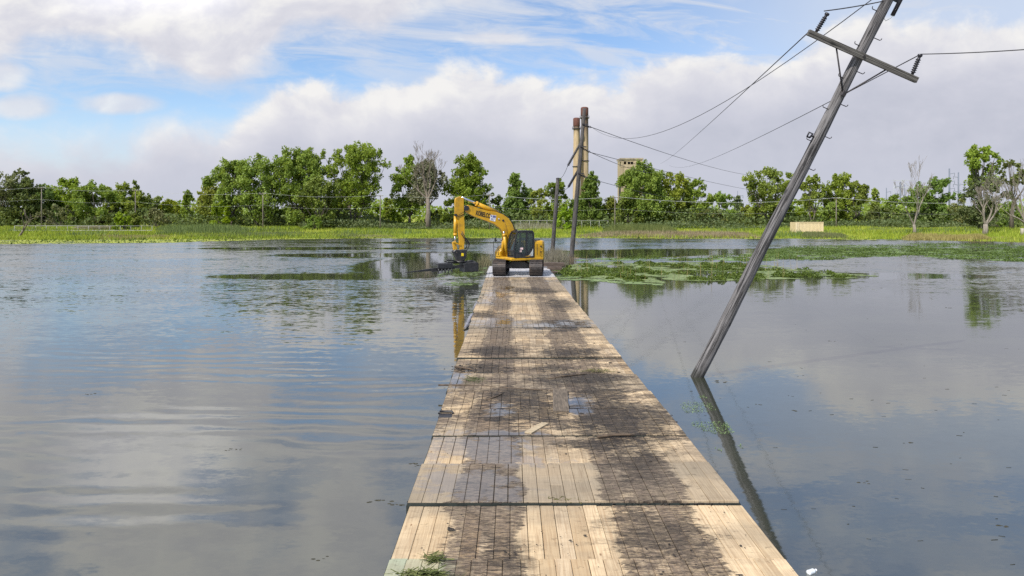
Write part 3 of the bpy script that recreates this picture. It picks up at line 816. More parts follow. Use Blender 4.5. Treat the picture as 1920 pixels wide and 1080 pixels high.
# torn geotextile strips at the left side
M_cloth=mat_simple('geotextile',(.20,.20,.23),.8,var=.3,scale=6)
def cloth(pts,label,w=.16):
    mb=MB(); vs=[];n=len(pts)
    for i,(px,py,z) in enumerate(pts):
        q=G(px,py,z); k=w*(1-.6*i/(n-1))
        vs+=[q+Vector((-k*.3,-k,0)),q+Vector((k*.2,0,.05)),q+Vector((.1,k,.02))]
    fs=[]
    for i in range(n-1):
        for j in range(2): fs.append((i*3+j,i*3+j+1,i*3+4+j,i*3+3+j))
    mb.add(vs,fs,0,True); o=mb.build('torn_cloth',M_cloth)
    sm=o.modifiers.new('thick','SOLIDIFY'); sm.thickness=.012
    tag(o,label,'cloth')
cloth([(884,590,.17),(880,597,.13),(876,606,.08),(870,616,.02)],'torn grey cloth flap hanging into the water at the left deck edge')
cloth([(893,568,.17),(890,573,.12),(887,579,.04)],'short grey cloth strip hanging from the left deck edge farther away',.12)
# plastic bottle
g=G(1521,1074,0.0)
rt=empty('plastic_bottle',(g.x,g.y,.01),'crumpled clear plastic bottle floating by the near right deck edge','bottle',rz=.5)
Mx=Matrix.Rotation(R(90),4,'Y')
M_plas=mat_simple('clear_plastic',(.62,.66,.70),.15,var=.15,scale=40)
MB().lathe([(.010,-.055),(.028,-.05),(.031,-.035),(.027,-.02),(.031,-.005),(.026,.01),(.030,.025),(.026,.04),(.012,.06),(.011,.07)],14,Mx).build('bottle_body',M_plas,rt)
MB().lathe([(.014,.069),(.014,.084)],12,Mx).build('cap',mat_simple('white_cap',(.75,.75,.75),.4),rt)

# ------------------------------------------------------------------ excavator
M_yel=mat_simple('yellow_paint',(.54,.295,.010),.36,var=.08,scale=2.5,dirt=(.16,.10,.03),dirt_amt=.45,dscale=2.0)
M_blk=mat_simple('black_paint',(.018,.018,.021),.45,var=.4,scale=6,dirt=(.06,.05,.04),dirt_amt=.4)
M_stl=mat_simple('muddy_steel',(.045,.038,.036),.5,var=.4,scale=8,metal=.3,dirt=(.11,.08,.06),dirt_amt=.6,dscale=3)
M_chr=mat_simple('chrome',(.75,.75,.76),.15,metal=1.0,var=.05)
M_rub=mat_simple('hose_rubber',(.012,.012,.013),.5,scale=8)
M_int=mat_simple('cab_interior',(.06,.062,.062),.8,scale=5)
m,nt,out=newmat('cab_glass')
b=nt.n('ShaderNodeBsdfPrincipled'); b.inputs['Base Color'].default_value=(.03,.045,.055,1); b.inputs['Roughness'].default_value=.04; b.inputs['IOR'].default_value=2.1
t=nt.n('ShaderNodeBsdfTransparent'); t.inputs[0].default_value=(.80,.88,.86,1)
x=nt.n('ShaderNodeMixShader'); fr=nt.n('ShaderNodeFresnel'); fr.inputs[0].default_value=1.5
nt.put(x.inputs[0],nt.lin(fr.outputs[0],0,.5,.30,.9))
nt.t.links.new(t.outputs[0],x.inputs[1]); nt.t.links.new(b.outputs[0],x.inputs[2]); nt.t.links.new(x.outputs[0],out.inputs[0])
M_glass=m
EX=Vector((.45,43.6,DZ)); TH=R(25); c_,s_=math.cos(TH),math.sin(TH)
ex=empty('excavator',EX,'yellow tracked excavator with arched boom parked on the far end of the deck','excavator')
HM=Matrix.Rotation(TH,4,'Z')        # house frame: -x is forward
def H(px,py,hy):
    """where the sight line through a photo pixel meets the boom plane hy=const"""
    k=(px-CX)/F
    hx=(k*(EX.y+hy*c_)-EX.x+hy*s_)/(c_-k*s_)
    Y=EX.y+hx*s_+hy*c_
    return hx,CH-(py-HY)*Y/F-DZ
class XB(MB):
    def build(s,name,mats,parent=ex):
        s.v=[tuple(HM@Vector(v)) for v in s.v]
        return MB.build(s,name,mats,parent)
def crop1(pts): return [(740+a/5.333,340+b/5.333) for a,b in pts]
# undercarriage
TY_=Matrix.Rotation(R(-4),4,'Z')
def track(side):
    cx=side*1.13; w=.80; hl=1.82; h=.92; r=h/2
    # belt path (y,z), stadium with raised front
    path=[]
    L=hl-r; 
    def pt(s):
        per=4*L+2*math.pi*r; s=s%per
        if s<2*L: return (-L+s, 0.0, 0)
        s-=2*L
        if s<math.pi*r: a=-math.pi/2+s/r; return (L+r*math.cos(a), r+r*math.sin(a), a+math.pi/2)
        s-=math.pi*r
        if s<2*L: return (L-s, h, math.pi)
        s-=2*L; a=math.pi/2+s/r; return (-L+r*math.cos(a), r+r*math.sin(a), a+math.pi/2)
    per=4*L+2*math.pi*r; n=46
    mb=MB()
    for i in range(n):
        y,z,a=pt(per*i/n)
        M=TY_@Matrix.Translation((cx,y,z))@Matrix.Rotation(a,4,'X')
        mb.box((-w/2,-per/n*.47,0.0),(w/2,per/n*.47,.035),0,M)
        mb.box((-w/2+.01,-.018,-.030),(w/2-.01,.018,.004),0,M)
        mb.box((-.16,-per/n*.49,.034),(.16,per/n*.49,.10),0,M)
    # depth shift so the grousers rest on the boards
    mb.v=[(v[0],v[1],v[2]+.03) for v in mb.v]
    tr=mb.build('crawler_track',M_stl,ex)
    fb=MB()
    fb.bbox((cx-.22,-L,.22),(cx+.22,L,.68),.04,0,TY_)
    fb.build('track_frame',M_blk,tr)
    for nm,y,rr in (('idler',-L,.34),('sprocket',L,.36)):
        M=TY_@Matrix.Translation((cx,y,h/2+.03))@Matrix.Rotation(R(90),4,'Y')
        MB().lathe([(rr*.4,-.19),(rr,-.12),(rr,.12),(rr*.4,.19)],20,M).build(nm,M_stl,tr)
    rb=MB()
    for k in range(7):
        y=-L+.25+k*(2*L-.5)/6
        M=TY_@Matrix.Translation((cx,y,.20))@Matrix.Rotation(R(90),4,'Y')
        rb.lathe([(.09,-.2),(.09,.2)],12,M)
    rb.build('rollers',M_stl,tr)
track(-1); track(1)
mb=MB()
mb.prism([(-.75,.42),(-.45,.40),(.45,.40),(.75,.42),(.75,.62),(.42,.86),(-.42,.86),(-.75,.62)],-.75,.75,0,TY_,.05)
for s in (-1,1):
    for y in (-.55,.55):
        mb.beam(TY_@Vector((s*.4,y*.6,.62)),TY_@Vector((s*1.0,y*1.5,.50)),.34,.24)
mb.build('undercarriage',M_blk,ex)
MB().lathe([(.58,.84),(.62,.86),(.62,.93),(.55,.95)],28).build('slewing_ring',M_blk,ex)
# house deck
xb=XB(); xb.bbox((-1.15,-1.24,.93),(1.12,1.24,1.12),.05); xb.build('house_base',M_yel)
# engine bay and counterweight (rounded rear)
def rear(r0,a0,a1,n=10): return [(r0*math.cos(a),r0*math.sin(a)) for a in np.linspace(a0,a1,n)]
xb=XB()
poly=[(.50,-1.22)]+[(x,y) for x,y in rear(1.62,-math.asin(1.22/1.62),math.asin(1.22/1.62))]+[(.50,1.22)]
n=len(poly)
def loft(xb,levels):
    vs=[];n=len(levels[0][0]);fs=[]
    for pl,z in levels: vs+=[(p[0],p[1],z) for p in pl]
    for k in range(len(levels)-1):
        for i in range(n):
            j=(i+1)%n; fs.append((k*n+i,k*n+j,(k+1)*n+j,(k+1)*n+i))
    fs.append(tuple(range(n-1,-1,-1))); fs.append(tuple(range((len(levels)-1)*n,len(levels)*n)))
    xb.add(vs,fs)
def shr(pl,k,cx=.8): return [((p[0]-cx)*k+cx,p[1]*k) for p in pl]
loft(xb,[(shr(poly,.96),.98),(poly,1.04),(poly,1.95),(shr(poly,.97),2.08),(shr(poly,.90),2.14)])
cwt=xb.build('counterweight',M_yel)
xb=XB(); xb.bbox((.50,-.55,2.10),(1.25,1.05,2.20),.04); xb.build('engine_hood',M_blk)
xb=XB()
xb.box((.66,-1.232,1.25),(.68,-1.20,1.95)); xb.build('panel_seam',M_blk,cwt)
for z,r in ((1.80,.05),(1.45,.035)):
    M=Matrix.Translation((.93,-1.235,z))@Matrix.Rotation(R(90),4,'X')
    xb=XB(); xb.lathe([(r,-.02),(r,.02)],12,M); xb.build('lock',M_blk,cwt)
xb=XB()
xb.tube([(.86,-1.27,1.20),(.86,-1.27,1.58),(.98,-1.27,1.62)],.012,6); xb.build('handle',M_blk,cwt)
# right-hand tank in front (far side of the boom)
xb=XB()
tp=[(-1.18,1.12),(.48,1.12),(.48,2.05),(-.30,2.05),(-.62,1.95),(-.95,1.72),(-1.18,1.40)]
xb.prism(tp,.42,1.22,0,None,.05); tank=xb.build('side_tank',M_yel)
xb=XB(); xb.tube([(-1.25,.45,1.20),(-1.28,.45,2.05),(-1.0,.45,2.15)],.018,6); xb.tube([(-1.25,1.15,1.20),(-1.28,1.15,2.05),(-1.0,1.15,2.15)],.018,6); xb.tube([(-1.28,.45,1.7),(-1.28,1.15,1.7)],.018,6); xb.build('handrail',M_blk)
xb=XB(); xb.bbox((-1.36,.62,2.05),(-1.30,.84,2.30),.02); xb.tube([(-1.28,.45,2.05),(-1.33,.62,2.15)],.015,6); xb.build('mirror',M_blk)
# cab
cy0,cy1=-1.25,-.25
prof=[(-.93,1.12),(-.97,1.55),(-.80,2.55),(-.66,2.74),(.40,2.74),(.46,2.66),(.46,1.12)]
def pane(xb,pts,y,th=.012):
    xb.prism(pts,y-th/2,y+th/2)
def bars(xb,pts,y,w,closed=True):
    n=len(pts)
    for i in range(n if closed else n-1):
        a=pts[i];b=pts[(i+1)%n]; xb.beam((a[0],y,a[1]),(b[0],y,b[1]),w,w,0,(0,1,0))
cab=XB()
ins=[(-.90,1.15),(-.93,1.55),(-.77,2.52),(-.64,2.70),(.38,2.70),(.42,2.63),(.42,1.15)]
for y in (cy0+.045,cy1-.045):
    bars(cab,ins,y,.085)
    cab.beam((-.08,y,1.15),(-.06,y,2.70),.09,.07,0,(0,1,0))
for a in ins: cab.beam((a[0],cy0+.06,a[1]),(a[0],cy1-.06,a[1]),.08,.08)
cab.box((-.86,cy0+.03,1.125),(.44,cy1-.03,1.22))
cabo=cab.build('cab',M_blk)
xb=XB(); xb.prism([(-.70,2.735),(-.55,2.80),(.34,2.80),(.44,2.73)],cy0+.02,cy1-.02,0,None,.03); xb.build('cab_roof',M_blk,cabo)
# lower door panel + curved corner
xb=XB(); xb.prism([(-.86,1.22),(-.88,1.50),(-.60,1.42),(-.12,1.36),(-.12,1.22)],cy0+.03,cy0+.06); xb.prism([(-.04,1.22),(-.04,1.40),(.18,1.55),(.40,1.80),(.40,1.22)],cy0+.03,cy0+.06)
xb.build('door_panel',M_blk,cabo)
xb=XB(); xb.prism([(.02,1.20),(.40,1.20),(.40,1.72),(.30,1.50),(.16,1.32)],cy0+.008,cy0+.022); dec=xb.build('decal',mat_simple('silver_decal',(.40,.42,.42),.5),cabo)
xb=XB(); xb.prism([(-.20,1.185),(.12,1.185),(.28,1.36),(.16,1.27),(-.02,1.215)],cy0-.002,cy0+.006); xb.build('yellow_swoosh',M_yel,cabo)
for nm,pts,y in (('side_window',[(-.88,1.42),(-.90,1.55),(-.745,2.50),(-.63,2.66),(-.11,2.66),(-.11,1.34)],cy0+.05),('side_window',[(-.01,1.45),(.15,1.55),(.37,1.82),(.37,2.62),(-.01,2.66)],cy0+.05),('side_window',[(-.88,1.2),(-.90,1.55),(-.745,2.50),(-.63,2.66),(.37,2.66),(.37,1.2)],cy1-.05)):
    xb=XB(); pane(xb,pts,y); xb.build(nm,M_glass,cabo)
xb=XB(); xb.add([(-.895,cy0+.1,1.24),(-.945,cy0+.1,1.55),(-.945,cy1-.1,1.55),(-.895,cy1-.1,1.24),(-.785,cy0+.1,2.50),(-.785,cy1-.1,2.50)],[(0,1,2,3),(1,4,5,2)]); xb.build('windscreen',M_glass,cabo)
xb=XB(); xb.add([(.435,cy0+.1,1.9),(.435,cy1-.1,1.9),(.435,cy1-.1,2.6),(.435,cy0+.1,2.6)],[(0,1,2,3)]); xb.build('rear_window',M_glass,cabo)
xb=XB(); xb.bbox((-.10,-1.0,1.22),(.36,-.50,1.55),.05); xb.bbox((.16,-.98,1.5),(.34,-.52,2.12),.06); xb.bbox((.20,-.88,2.12),(.31,-.62,2.38),.05); xb.build('seat',mat_simple('seat_fabric',(.11,.115,.085),.9),cabo)
xb=XB(); xb.bbox((-.62,-1.0,1.22),(-.45,-.82,1.75),.03); xb.tube([(-.55,-.9,1.75),(-.50,-.9,1.95)],.02,6); xb.build('console',M_int,cabo)
xb=XB(); xb.box((-.52,cy0+.036,1.62),(-.30,cy0+.042,1.74)); xb.box((-.55,cy0+.036,1.46),(-.40,cy0+.042,1.58)); xb.build('sticker',mat_simple('pink_sticker',(.70,.50,.50),.6),cabo)
xb=XB(); xb.tube([(-.74,cy0-.02,1.5),(-.74,cy0-.05,1.6),(-.66,cy0-.05,2.0),(-.64,cy0-.02,2.1)],.014,6); xb.build('grab_rail',M_blk,cabo)
xb=XB(); xb.bbox((-.62,-.86,2.80),(-.52,-.64,2.88),.02); xb.build('work_light',M_blk,cabo)
# boom
bp=crop1([(700,282),(706,252),(735,236),(790,250),(850,272),(940,297),(1020,308),(1090,333),(1140,372),(1175,425),(1205,505),(1222,570),(1205,650),(1150,668),(1118,620),(1096,535),(1062,474),(1000,427),(900,388),(800,352),(730,315)])
BY=.08
bpoly=[H(x,y,BY-.2) for x,y in bp]
xb=XB(); xb.prism(bpoly,BY-.21,BY+.10,0,None,.02); boom=xb.build('boom',M_yel)
def HB(cx,cy,hy): 
    a,b=H(740+cx/5.333,340+cy/5.333,hy); return Vector((a,hy,b))
# weld line / plates on the boom
xb=XB(); xb.tube([HB(1095,392,BY-.214),HB(1118,470,BY-.214),HB(1150,600,BY-.214)],.014,5); xb.build('weld_seam',mat_simple('weld',(.22,.12,.01),.6),boom)
for cx,cy,r in ((1085,392,.07),(1040,378,.05)):
    xb=XB(); p=HB(cx,cy,BY-.215); xb.lathe([(r,-.02),(r,.02)],14,Matrix.Translation(p)@Matrix.Rotation(R(90),4,'X')); xb.build('pin',M_blk,boom)
p=HB(1042,376,BY-.24); xb=XB(); xb.lathe([(.035,-.01),(.035,.01)],12,Matrix.Translation(p)@Matrix.Rotation(R(90),4,'X')); xb.build('reflector',mat_simple('white_disc',(.8,.75,.72),.4),boom)
# lettering
def lettering(text,size,mat,parent,origin,xdir,bold,name,ext=.004,sx=1.0):
    cu=bpy.data.curves.new(name,'FONT'); cu.body=text; cu.size=size; cu.extrude=ext; cu.offset=bold; cu.align_x='LEFT'
    o=bpy.data.objects.new('tmp',cu); COL.objects.link(o)
    dg=bpy.context.evaluated_depsgraph_get(); me=bpy.data.meshes.new_from_object(o.evaluated_get(dg)); bpy.data.objects.remove(o)
    xd=Vector(xdir).normalized(); yd=Vector((0,-1,0)); up=xd.cross(yd)*-1
    if up.z<0: up=-up
    nrm=xd.cross(up)
    M=Matrix((xd,up,nrm)).transposed().to_4x4(); M.translation=origin
    me.transform(Matrix.Scale(sx,4,(1,0,0))); me.transform(M); me.transform(HM)
    me.materials.clear(); me.materials.append(mat); me.name=name
    ob=bpy.data.objects.new(name,me); COL.objects.link(ob); ob.parent=parent
    return ob
M_ink=mat_simple('black_ink',(.012,.010,.010),.5,var=.2)
a=HB(808,334,BY-.214); b=HB(955,370,BY-.214)
L=(b-a).length; size=.40
lt=lettering('KOBELCO',size,M_ink,boom,a,(b-a),.012,'lettering')
wl=max((HM.inverted()@v.co-a).dot((b-a).normalized()) for v in lt.data.vertices)
k=L/wl
lt2=lettering('KOBELCO',size*1.0,M_ink,boom,a,(b-a),.012,'lettering',sx=k); bpy.data.objects.remove(lt)
# white notice plate on the boom
q=[HB(cx,cy,BY-.216) for cx,cy in ((952,388),(1004,402),(1016,342),(960,334))]
def plate(name,q,th,mat,parent):
    xb=XB(); n=Vector((0,-th,0)); vs=q+[v+n for v in q]
    xb.add(vs,[(0,1,2,3),(7,6,5,4),(0,4,5,1),(1,5,6,2),(2,6,7,3),(3,7,4,0)]); return xb.build(name,mat,parent)
sp=plate('notice_plate',q,.008,mat_simple('white_plate',(.78,.78,.80),.5,var=.04),boom)
def sub(u0,v0,u1,v1):
    def f(uu,vv): return (q[0].lerp(q[1],uu)).lerp(q[3].lerp(q[2],uu),vv)+Vector((0,-.012,0))
    return [f(u0,v0),f(u1,v0),f(u1,v1),f(u0,v1)]
M_blue=mat_simple('navy_print',(.05,.06,.22),.5)
xb=XB()
for u0,v0,u1,v1 in ((.10,.58,.26,.95),):
    s=sub(u0,v0,u1,v1); xb.add(s,[(0,1,2,3)])
xb.v=[v for v in xb.v]; 
# stacked print lines
for u0,v0,u1,v1 in ((.36,.74,.94,.95),(.36,.55,.94,.70),(.12,.34,.90,.42),(.12,.20,.62,.27),(.12,.08,.80,.14)):
    s=sub(u0,v0,u1,v1); xb.add(s,[(0,1,2,3)])
o=xb.build('plate_print',M_blue,boom)
# arm
ap=crop1([(608,184),(617,164),(657,150),(690,166),(690,235),(690,300),(700,420),(700,560),(694,680),(655,685),(650,600),(640,520),(632,420),(622,350),(608,335)])
apoly=[H(x,y,BY-.17) for x,y in ap]
xb=XB(); xb.prism(apoly,BY-.17,BY+.04,0,None,.02); arm=xb.build('arm',M_yel)
xb=XB(); xb.lathe([(.16,-.27),(.16,.27)],18,Matrix.Translation(HB(705,268,BY))@Matrix.Rotation(R(90),4,'X')); xb.build('arm_pin',M_blk,arm)
xb=XB(); p=HB(610,338,BY-.2); xb.lathe([(.085,-.03),(.085,.06)],14,Matrix.Translation(p)@Matrix.Rotation(R(90),4,'X')); xb.build('cylinder_pin',M_blk,arm)
# reinforcing plate on the side of the arm
xb=XB(); xb.prism([H(*crop1([c])[0],BY-.17) for c in ((600,330),(640,335),(690,300),(690,190),(607,190))],BY-.185,BY-.172); xb.build('arm_plate',M_yel,arm)
# cylinders
def cyl(name,a,b,f,r,rod,parent=ex):
    a=Vector(a);b=Vector(b); m_=a.lerp(b,f)
    xb=XB(); xb.tube([a,m_],r,14); xb.tube([m_-(m_-a).normalized()*.10,m_+(b-a).normalized()*.03],r*1.18,14); o=xb.build(name,M_yel,parent)
    xb=XB(); xb.tube([m_,b],rod,12); xb.build('rod',M_chr,o); return o
cyl('arm_cylinder',HB(1035,315,BY),HB(668,160,BY),.60,.135,.075)
cyl('bucket_cylinder',HB(610,345,BY-.02),HB(602,612,BY-.02),.72,.11,.05)
for s in (-.32,.32):
    cyl('boom_cylinder',Vector((-.98,BY+s,1.30)),HB(1090,500,BY+s),.86,.10,.055)
xb=XB()
xb.beam(HB(585,606,BY-.12),HB(660,640,BY-.12),.07,.16,0,(0,1,0)); xb.beam(HB(585,606,BY+.12),HB(660,640,BY+.12),.07,.16,0,(0,1,0)); xb.build('tipping_link',M_yel)
xb=XB(); xb.beam(HB(592,606,BY),HB(606,690,BY),.20,.20,0,(0,1,0)); xb.build('push_link',M_yel)
# hoses
hs=[[(665,520),(690,560),(722,590),(745,640),(728,680),(700,720)],[(670,500),(705,560),(735,600),(748,630),(735,665),(712,700)],[(680,540),(700,580),(718,610),(722,650),(700,680)]]
for i,h_ in enumerate(hs):
    pts=[HB(a,b,BY-.19+.04*i) for a,b in h_]
    xb=XB(); xb.tube(pts,.032,7); xb.build('hose',M_rub,arm)
xb=XB(); xb.tube([HB(690,330,BY-.19),HB(640,350,BY-.2),HB(612,336,BY-.2)],.02,6); xb.build('hose',M_rub,arm)
xb=XB(); xb.tube([HB(1020,296,BY-.12),HB(1090,330,BY-.12),HB(1150,368,BY-.14),HB(1185,430,BY-.14),HB(1205,500,BY-.14)],.028,6); xb.build('hose',M_rub,boom)
# coupler and rotating grapple head
tl=[H(*p_,BY) for p_ in crop1([(578,700),(596,680),(650,688),(700,684),(712,700),(706,760),(690,790),(620,790),(600,740)])]
xb=XB(); xb.prism(tl,BY-.22,BY+.22,0,None,.03); cp=xb.build('tilting_coupler',M_blk)
for cx,cy in ((655,700),(608,712)):
    xb=XB(); xb.lathe([(.05,-.25),(.05,.25)],12,Matrix.Translation(HB(cx,cy,BY))@Matrix.Rotation(R(90),4,'X')); xb.build('pin',M_stl,cp)
s=[HB(664,748,BY-.235),HB(690,748,BY-.235),HB(690,720,BY-.235),HB(668,716,BY-.235)]
plate('warning_sticker',s,.006,mat_simple('warning_yellow',(.75,.55,.01),.5),cp)
# grapple: rotator, frame, two toothed jaws
gc=HB(650,800,BY)
xb=XB(); xb.lathe([(.20,.08),(.34,.02),(.34,-.06),(.26,-.10)],18,Matrix.Translation(gc)); 
gx0=HB(520,800,BY).x; gx1=HB(800,800,BY).x; gz=HB(650,815,BY).z
xb.bbox((gx0,BY-.16,gz-.02),(gx1,BY+.16,gz+.10),.03)
xb.tube([HB(500,805,BY-.25),HB(525,788,BY-.25),HB(580,790,BY-.25),HB(630,812,BY-.25)],.05,8)
xb.tube([HB(720,800,BY-.1),HB(770,795,BY-.1),HB(800,815,BY-.1)],.06,8)
gr_=xb.build('grapple_frame',M_blk)
jx0=HB(430,840,BY-.55).x; jx1=HB(578,840,BY-.55).x; jz1=HB(500,828,BY-.55).z; jz0=HB(500,872,BY-.55).z
xb=XB(); xb.bbox((jx0,BY-.62,jz0),(jx1,BY-.50,jz1),.02); xb.bbox((jx0,BY-.55,jz1-.06),(jx1,BY+.1,jz1+.04),.02)
jaw=xb.build('toothed_jaw',M_blk)
xb=XB()
zb=HB(500,918,BY-.55).z
for k in range(5):
    x=jx0+.05+(jx1-jx0-.1)*k/4
    xb.tube([(x,BY-.56,jz0+.05),(x,BY-.58,(jz0+zb)/2),(x,BY-.60,zb)],[.045,.04,.02],6)
xb.build('teeth',M_blk,jaw)
kx0=HB(690,850,BY-.4).x; kx1=HB(835,850,BY-.4).x; kz1=HB(760,822,BY-.4).z; kz0=HB(760,904,BY-.4).z
xb=XB(); xb.prism([(kx0,kz0),(kx1,kz0+.0),(kx1+.0,kz1+.02),(kx1-.12,kz1+.09),(kx0,kz1+.03)],BY-.5,BY+.35,0,None,.03); xb.build('box_jaw',M_blk)
# beam held in the grapple
a=HB(700,840,BY-.15); b=HB(105,912,BY-.35); 
def toW(v): return EX+(HM@Vector(v))
xb=MB(); A_=toW(a);B_=toW(b); mid=A_.lerp(B_,.55)
pts=[(A_,.10),(mid,.10),(B_,.02)]
vs=[];fs=[]
up=Vector((0,0,1))
for p_,w in pts:
    sd=Vector((.35,-.94,0))
    for x_,y_ in ((-1,-1),(1,-1),(1,.6),(-1,.6)): vs.append(p_+sd*x_*w*.8+up*y_*w)
for i in range(2):
    for k in range(4): fs.append((i*4+k,i*4+(k+1)%4,i*4+4+(k+1)%4,i*4+4+k))
fs+=[(3,2,1,0),(8,9,10,11)]
xb.add(vs,fs)
xb.beam(A_+Vector((0,-.25,-.08)),mid+Vector((0,-.25,-.12)),.06,.06)
o=xb.build('steel_beam',M_blk); tag(o,'long dark pointed beam gripped by the grapple over the water','beam')
# beams beside the deck behind the excavator
M_beam=mat_simple('old_timber',(.085,.062,.05),.85,var=.4,scale=3,stretch=(1,6,6),bump=.3)
for (p0,p1,y,z,w,h,lab) in [(1000,1058,49.0,.42,.5,.28,'old brown timber beam on top of the pile right of the excavator'),(1026,1054,48.0,.22,.4,.24,'short brown timber beam under the long one beside the deck end'),(1030,1059,47.0,.05,.35,.12,'low brown plank at the water beside the timber beams')]:
    o=MB().bbox(((p0-CX)*y/F,y-w/2,z-h/2),((p1-CX)*y/F,y+w/2,z+h/2),.03).build('timber_beam',M_beam); tag(o,lab,'timber','timbers stacked beside the deck end')
# dead reed thicket behind the deck end
def thicket(px0,px1,Y0,Y1,n,h,label,mat=M_tan,name='dry_reeds',lean=.5):
    Y=rng.uniform(Y0,Y1,n); px=px0+(px1-px0)*np.clip(rng.normal(.5,.22,n),0,1)
    x=(px-CX)*Y/F; hh=h*rng.uniform(.4,1.1,n)
    o=mesh_np(name,blades(np.stack([x,Y,0*x-.02],1),hh,rng.uniform(.02,.05,n),lean),3,mat); tag(o,label,'reeds',kind='stuff')
M_brush=mat_leaf('dead_brush',(.10,.075,.05),(.20,.155,.10),(.30,.24,.15),.15,.8,.8)
thicket(1018,1066,51,56,1500,1.55,'brown dead reed thicket standing at the far end of the deck',M_brush)
thicket(895,926,53,58,300,.9,'small reed tuft at the left of the deck end',M_brush)
thicket(1060,1080,56,62,160,.8,'dead reeds round the foot of the tall dark pole',M_brush)
o=MB().tube([toW((-1.3,.9,-.1)),toW((-1.3,.9,-.08))],.01,4)

# ------------------------------------------------------------------ utility poles and wires
def pole_mat(name,a,b,flat=False):
    m,nt,out=newmat(name)
    o=nt.obj()
    if flat:
        ox,oy,oz=nt.sep(o); o=nt.xyz(oz,oy,ox)
    n=nt.noise(nt.vmul(o,(16,16,.9)),1.0,6,.68,.5); n2=nt.noise(nt.vmul(o,(55,55,2.2)),1.0,4,.6); n3=nt.noise(nt.vmul(o,(3,3,2)),1.0,4,.6)
    f=nt.add(nt.mul(n,.65),nt.mul(n2,.35))
    c=nt.mix(nt.sst(f,.36,.62),b,a)
    c=nt.mix(nt.mul(nt.sst(n3,.55,.7),.5),c,tuple(x*.55 for x in a))
    kv=nt.n('ShaderNodeTexVoronoi'); nt.put(kv.inputs['Vector'],nt.vmul(o,(3.2,3.2,1.5))); kv.inputs['Scale'].default_value=1.0
    c=nt.mix(nt.mul(nt.sst(kv.outputs['Distance'],.16,.07),.8),c,tuple(x*.3 for x in b))
    ck=nt.noise(nt.vmul(o,(34,34,.55)),1.0,3,.6,.3)
    c=nt.mix(nt.mul(nt.sst(ck,.57,.62),.9),c,tuple(x*.25 for x in b))
    zz=nt.sep(o)[2]
    if not flat: c=nt.mix(nt.mul(nt.sst(nt.add(zz,nt.mul(n3,.3)),.42,.20),.8),c,(.022,.022,.016))
    principled(nt,out,color=c,rough=.85,normal=nt.bump(nt.sub(f,nt.mul(nt.sst(ck,.55,.62),.6)),1.0,.025))
    return m
M_pole=pole_mat('grey_pole_wood',(.20,.19,.19),(.024,.022,.023))
M_pole2=pole_mat('dark_pole_wood',(.10,.09,.085),(.028,.025,.023))
M_pole3=pole_mat('pale_pole_wood',(.26,.23,.18),(.12,.10,.08))
M_arm=pole_mat('crossarm_wood',(.15,.14,.125),(.06,.055,.048),True)
M_ins=mat_simple('insulator',(.016,.015,.020),.35,scale=10)
M_iron=mat_simple('rusty_iron',(.045,.04,.042),.55,var=.4,scale=12,metal=.4)
M_wire=mat_simple('dark_wire',(.035,.034,.036),.6)
M_pale=mat_simple('pale_wire',(.42,.44,.40),.5)
bp_=G(1307.5,706); 
D=Vector((.42,-.22,1.0))            # lean, per metre of height
axis=D.normalized()
PR=axis.to_track_quat('Z','X').to_matrix().to_4x4()
# local frame: z along the pole; x towards image right as far as possible
xl=(Vector((1,0,0))-axis*axis.x).normalized(); yl=axis.cross(xl)
PM=Matrix((xl,yl,axis)).transposed().to_4x4(); PM.translation=bp_
lp=bpy.data.objects.new('utility_pole',None); lp.matrix_world=PM; COL.objects.link(lp)
tag(lp,'weathered grey utility pole with one crossarm leaning steeply out of the water','utility pole')
LEN=10.6
zs=np.linspace(-1.2,LEN,40)
prof=[]
mb=MB(); pts=[];rad=[]
for z in zs:
    t=(z+1.2)/(LEN+1.2); pts.append(Vector((.012*math.sin(z*1.3),.012*math.cos(z*.9),z))); rad.append((.150-.045*t)*(1+.02*math.sin(z*5.1)))
mb.tube(pts,rad,22); mb.build('pole',M_pole,lp)
def Lz(py):  # pole height parameter where it passes image row py
    h=(F*CH-(py-HY)*bp_.y)/(F+(py-HY)*D.y)
    return h/axis.z
za=Lz(106)
# crossarm: perpendicular to the pole, tilted like the photo
mb=MB(); e0=Vector((-1.33,-.16,0));e1=Vector((1.33,-.16,0))
mb.beam(e0,e1,.10,.125)
ca=mb.build('crossarm',M_arm,lp,Vector((0,0,za)))
mb=MB(); mb.lathe([(.03,-.06),(.03,.03)],10,Matrix.Translation((0,-.2,0))@Matrix.Rotation(R(90),4,'X')); mb.build('bolt',M_iron,ca)
for s in (-1,1):
    mb=MB(); mb.tube([Vector((s*.62,-.14,za-.04)),Vector((s*.02,-.145,za-.86))],.017,7); mb.build('brace',M_iron,lp)
    mb=MB(); prof=[(.03,.0)]
    for k in range(7): prof+=[(.032,.05+k*.045),(.054,.062+k*.045),(.054,.070+k*.045),(.032,.085+k*.045)]
    prof+=[(.032,.40),(.05,.41),(.05,.45),(.02,.46)]
    M=Matrix.Translation((s*1.18,-.16,.06))@Matrix.Rotation(R(6*(-s)),4,'Y')
    mb.lathe(prof,14,M); mb.build('insulator',M_ins,ca)
mb=MB(); mb.bbox((-.05,-.18,za-.92),(.05,-.12,za-.80),.01); mb.build('brace_clamp',M_iron,lp)
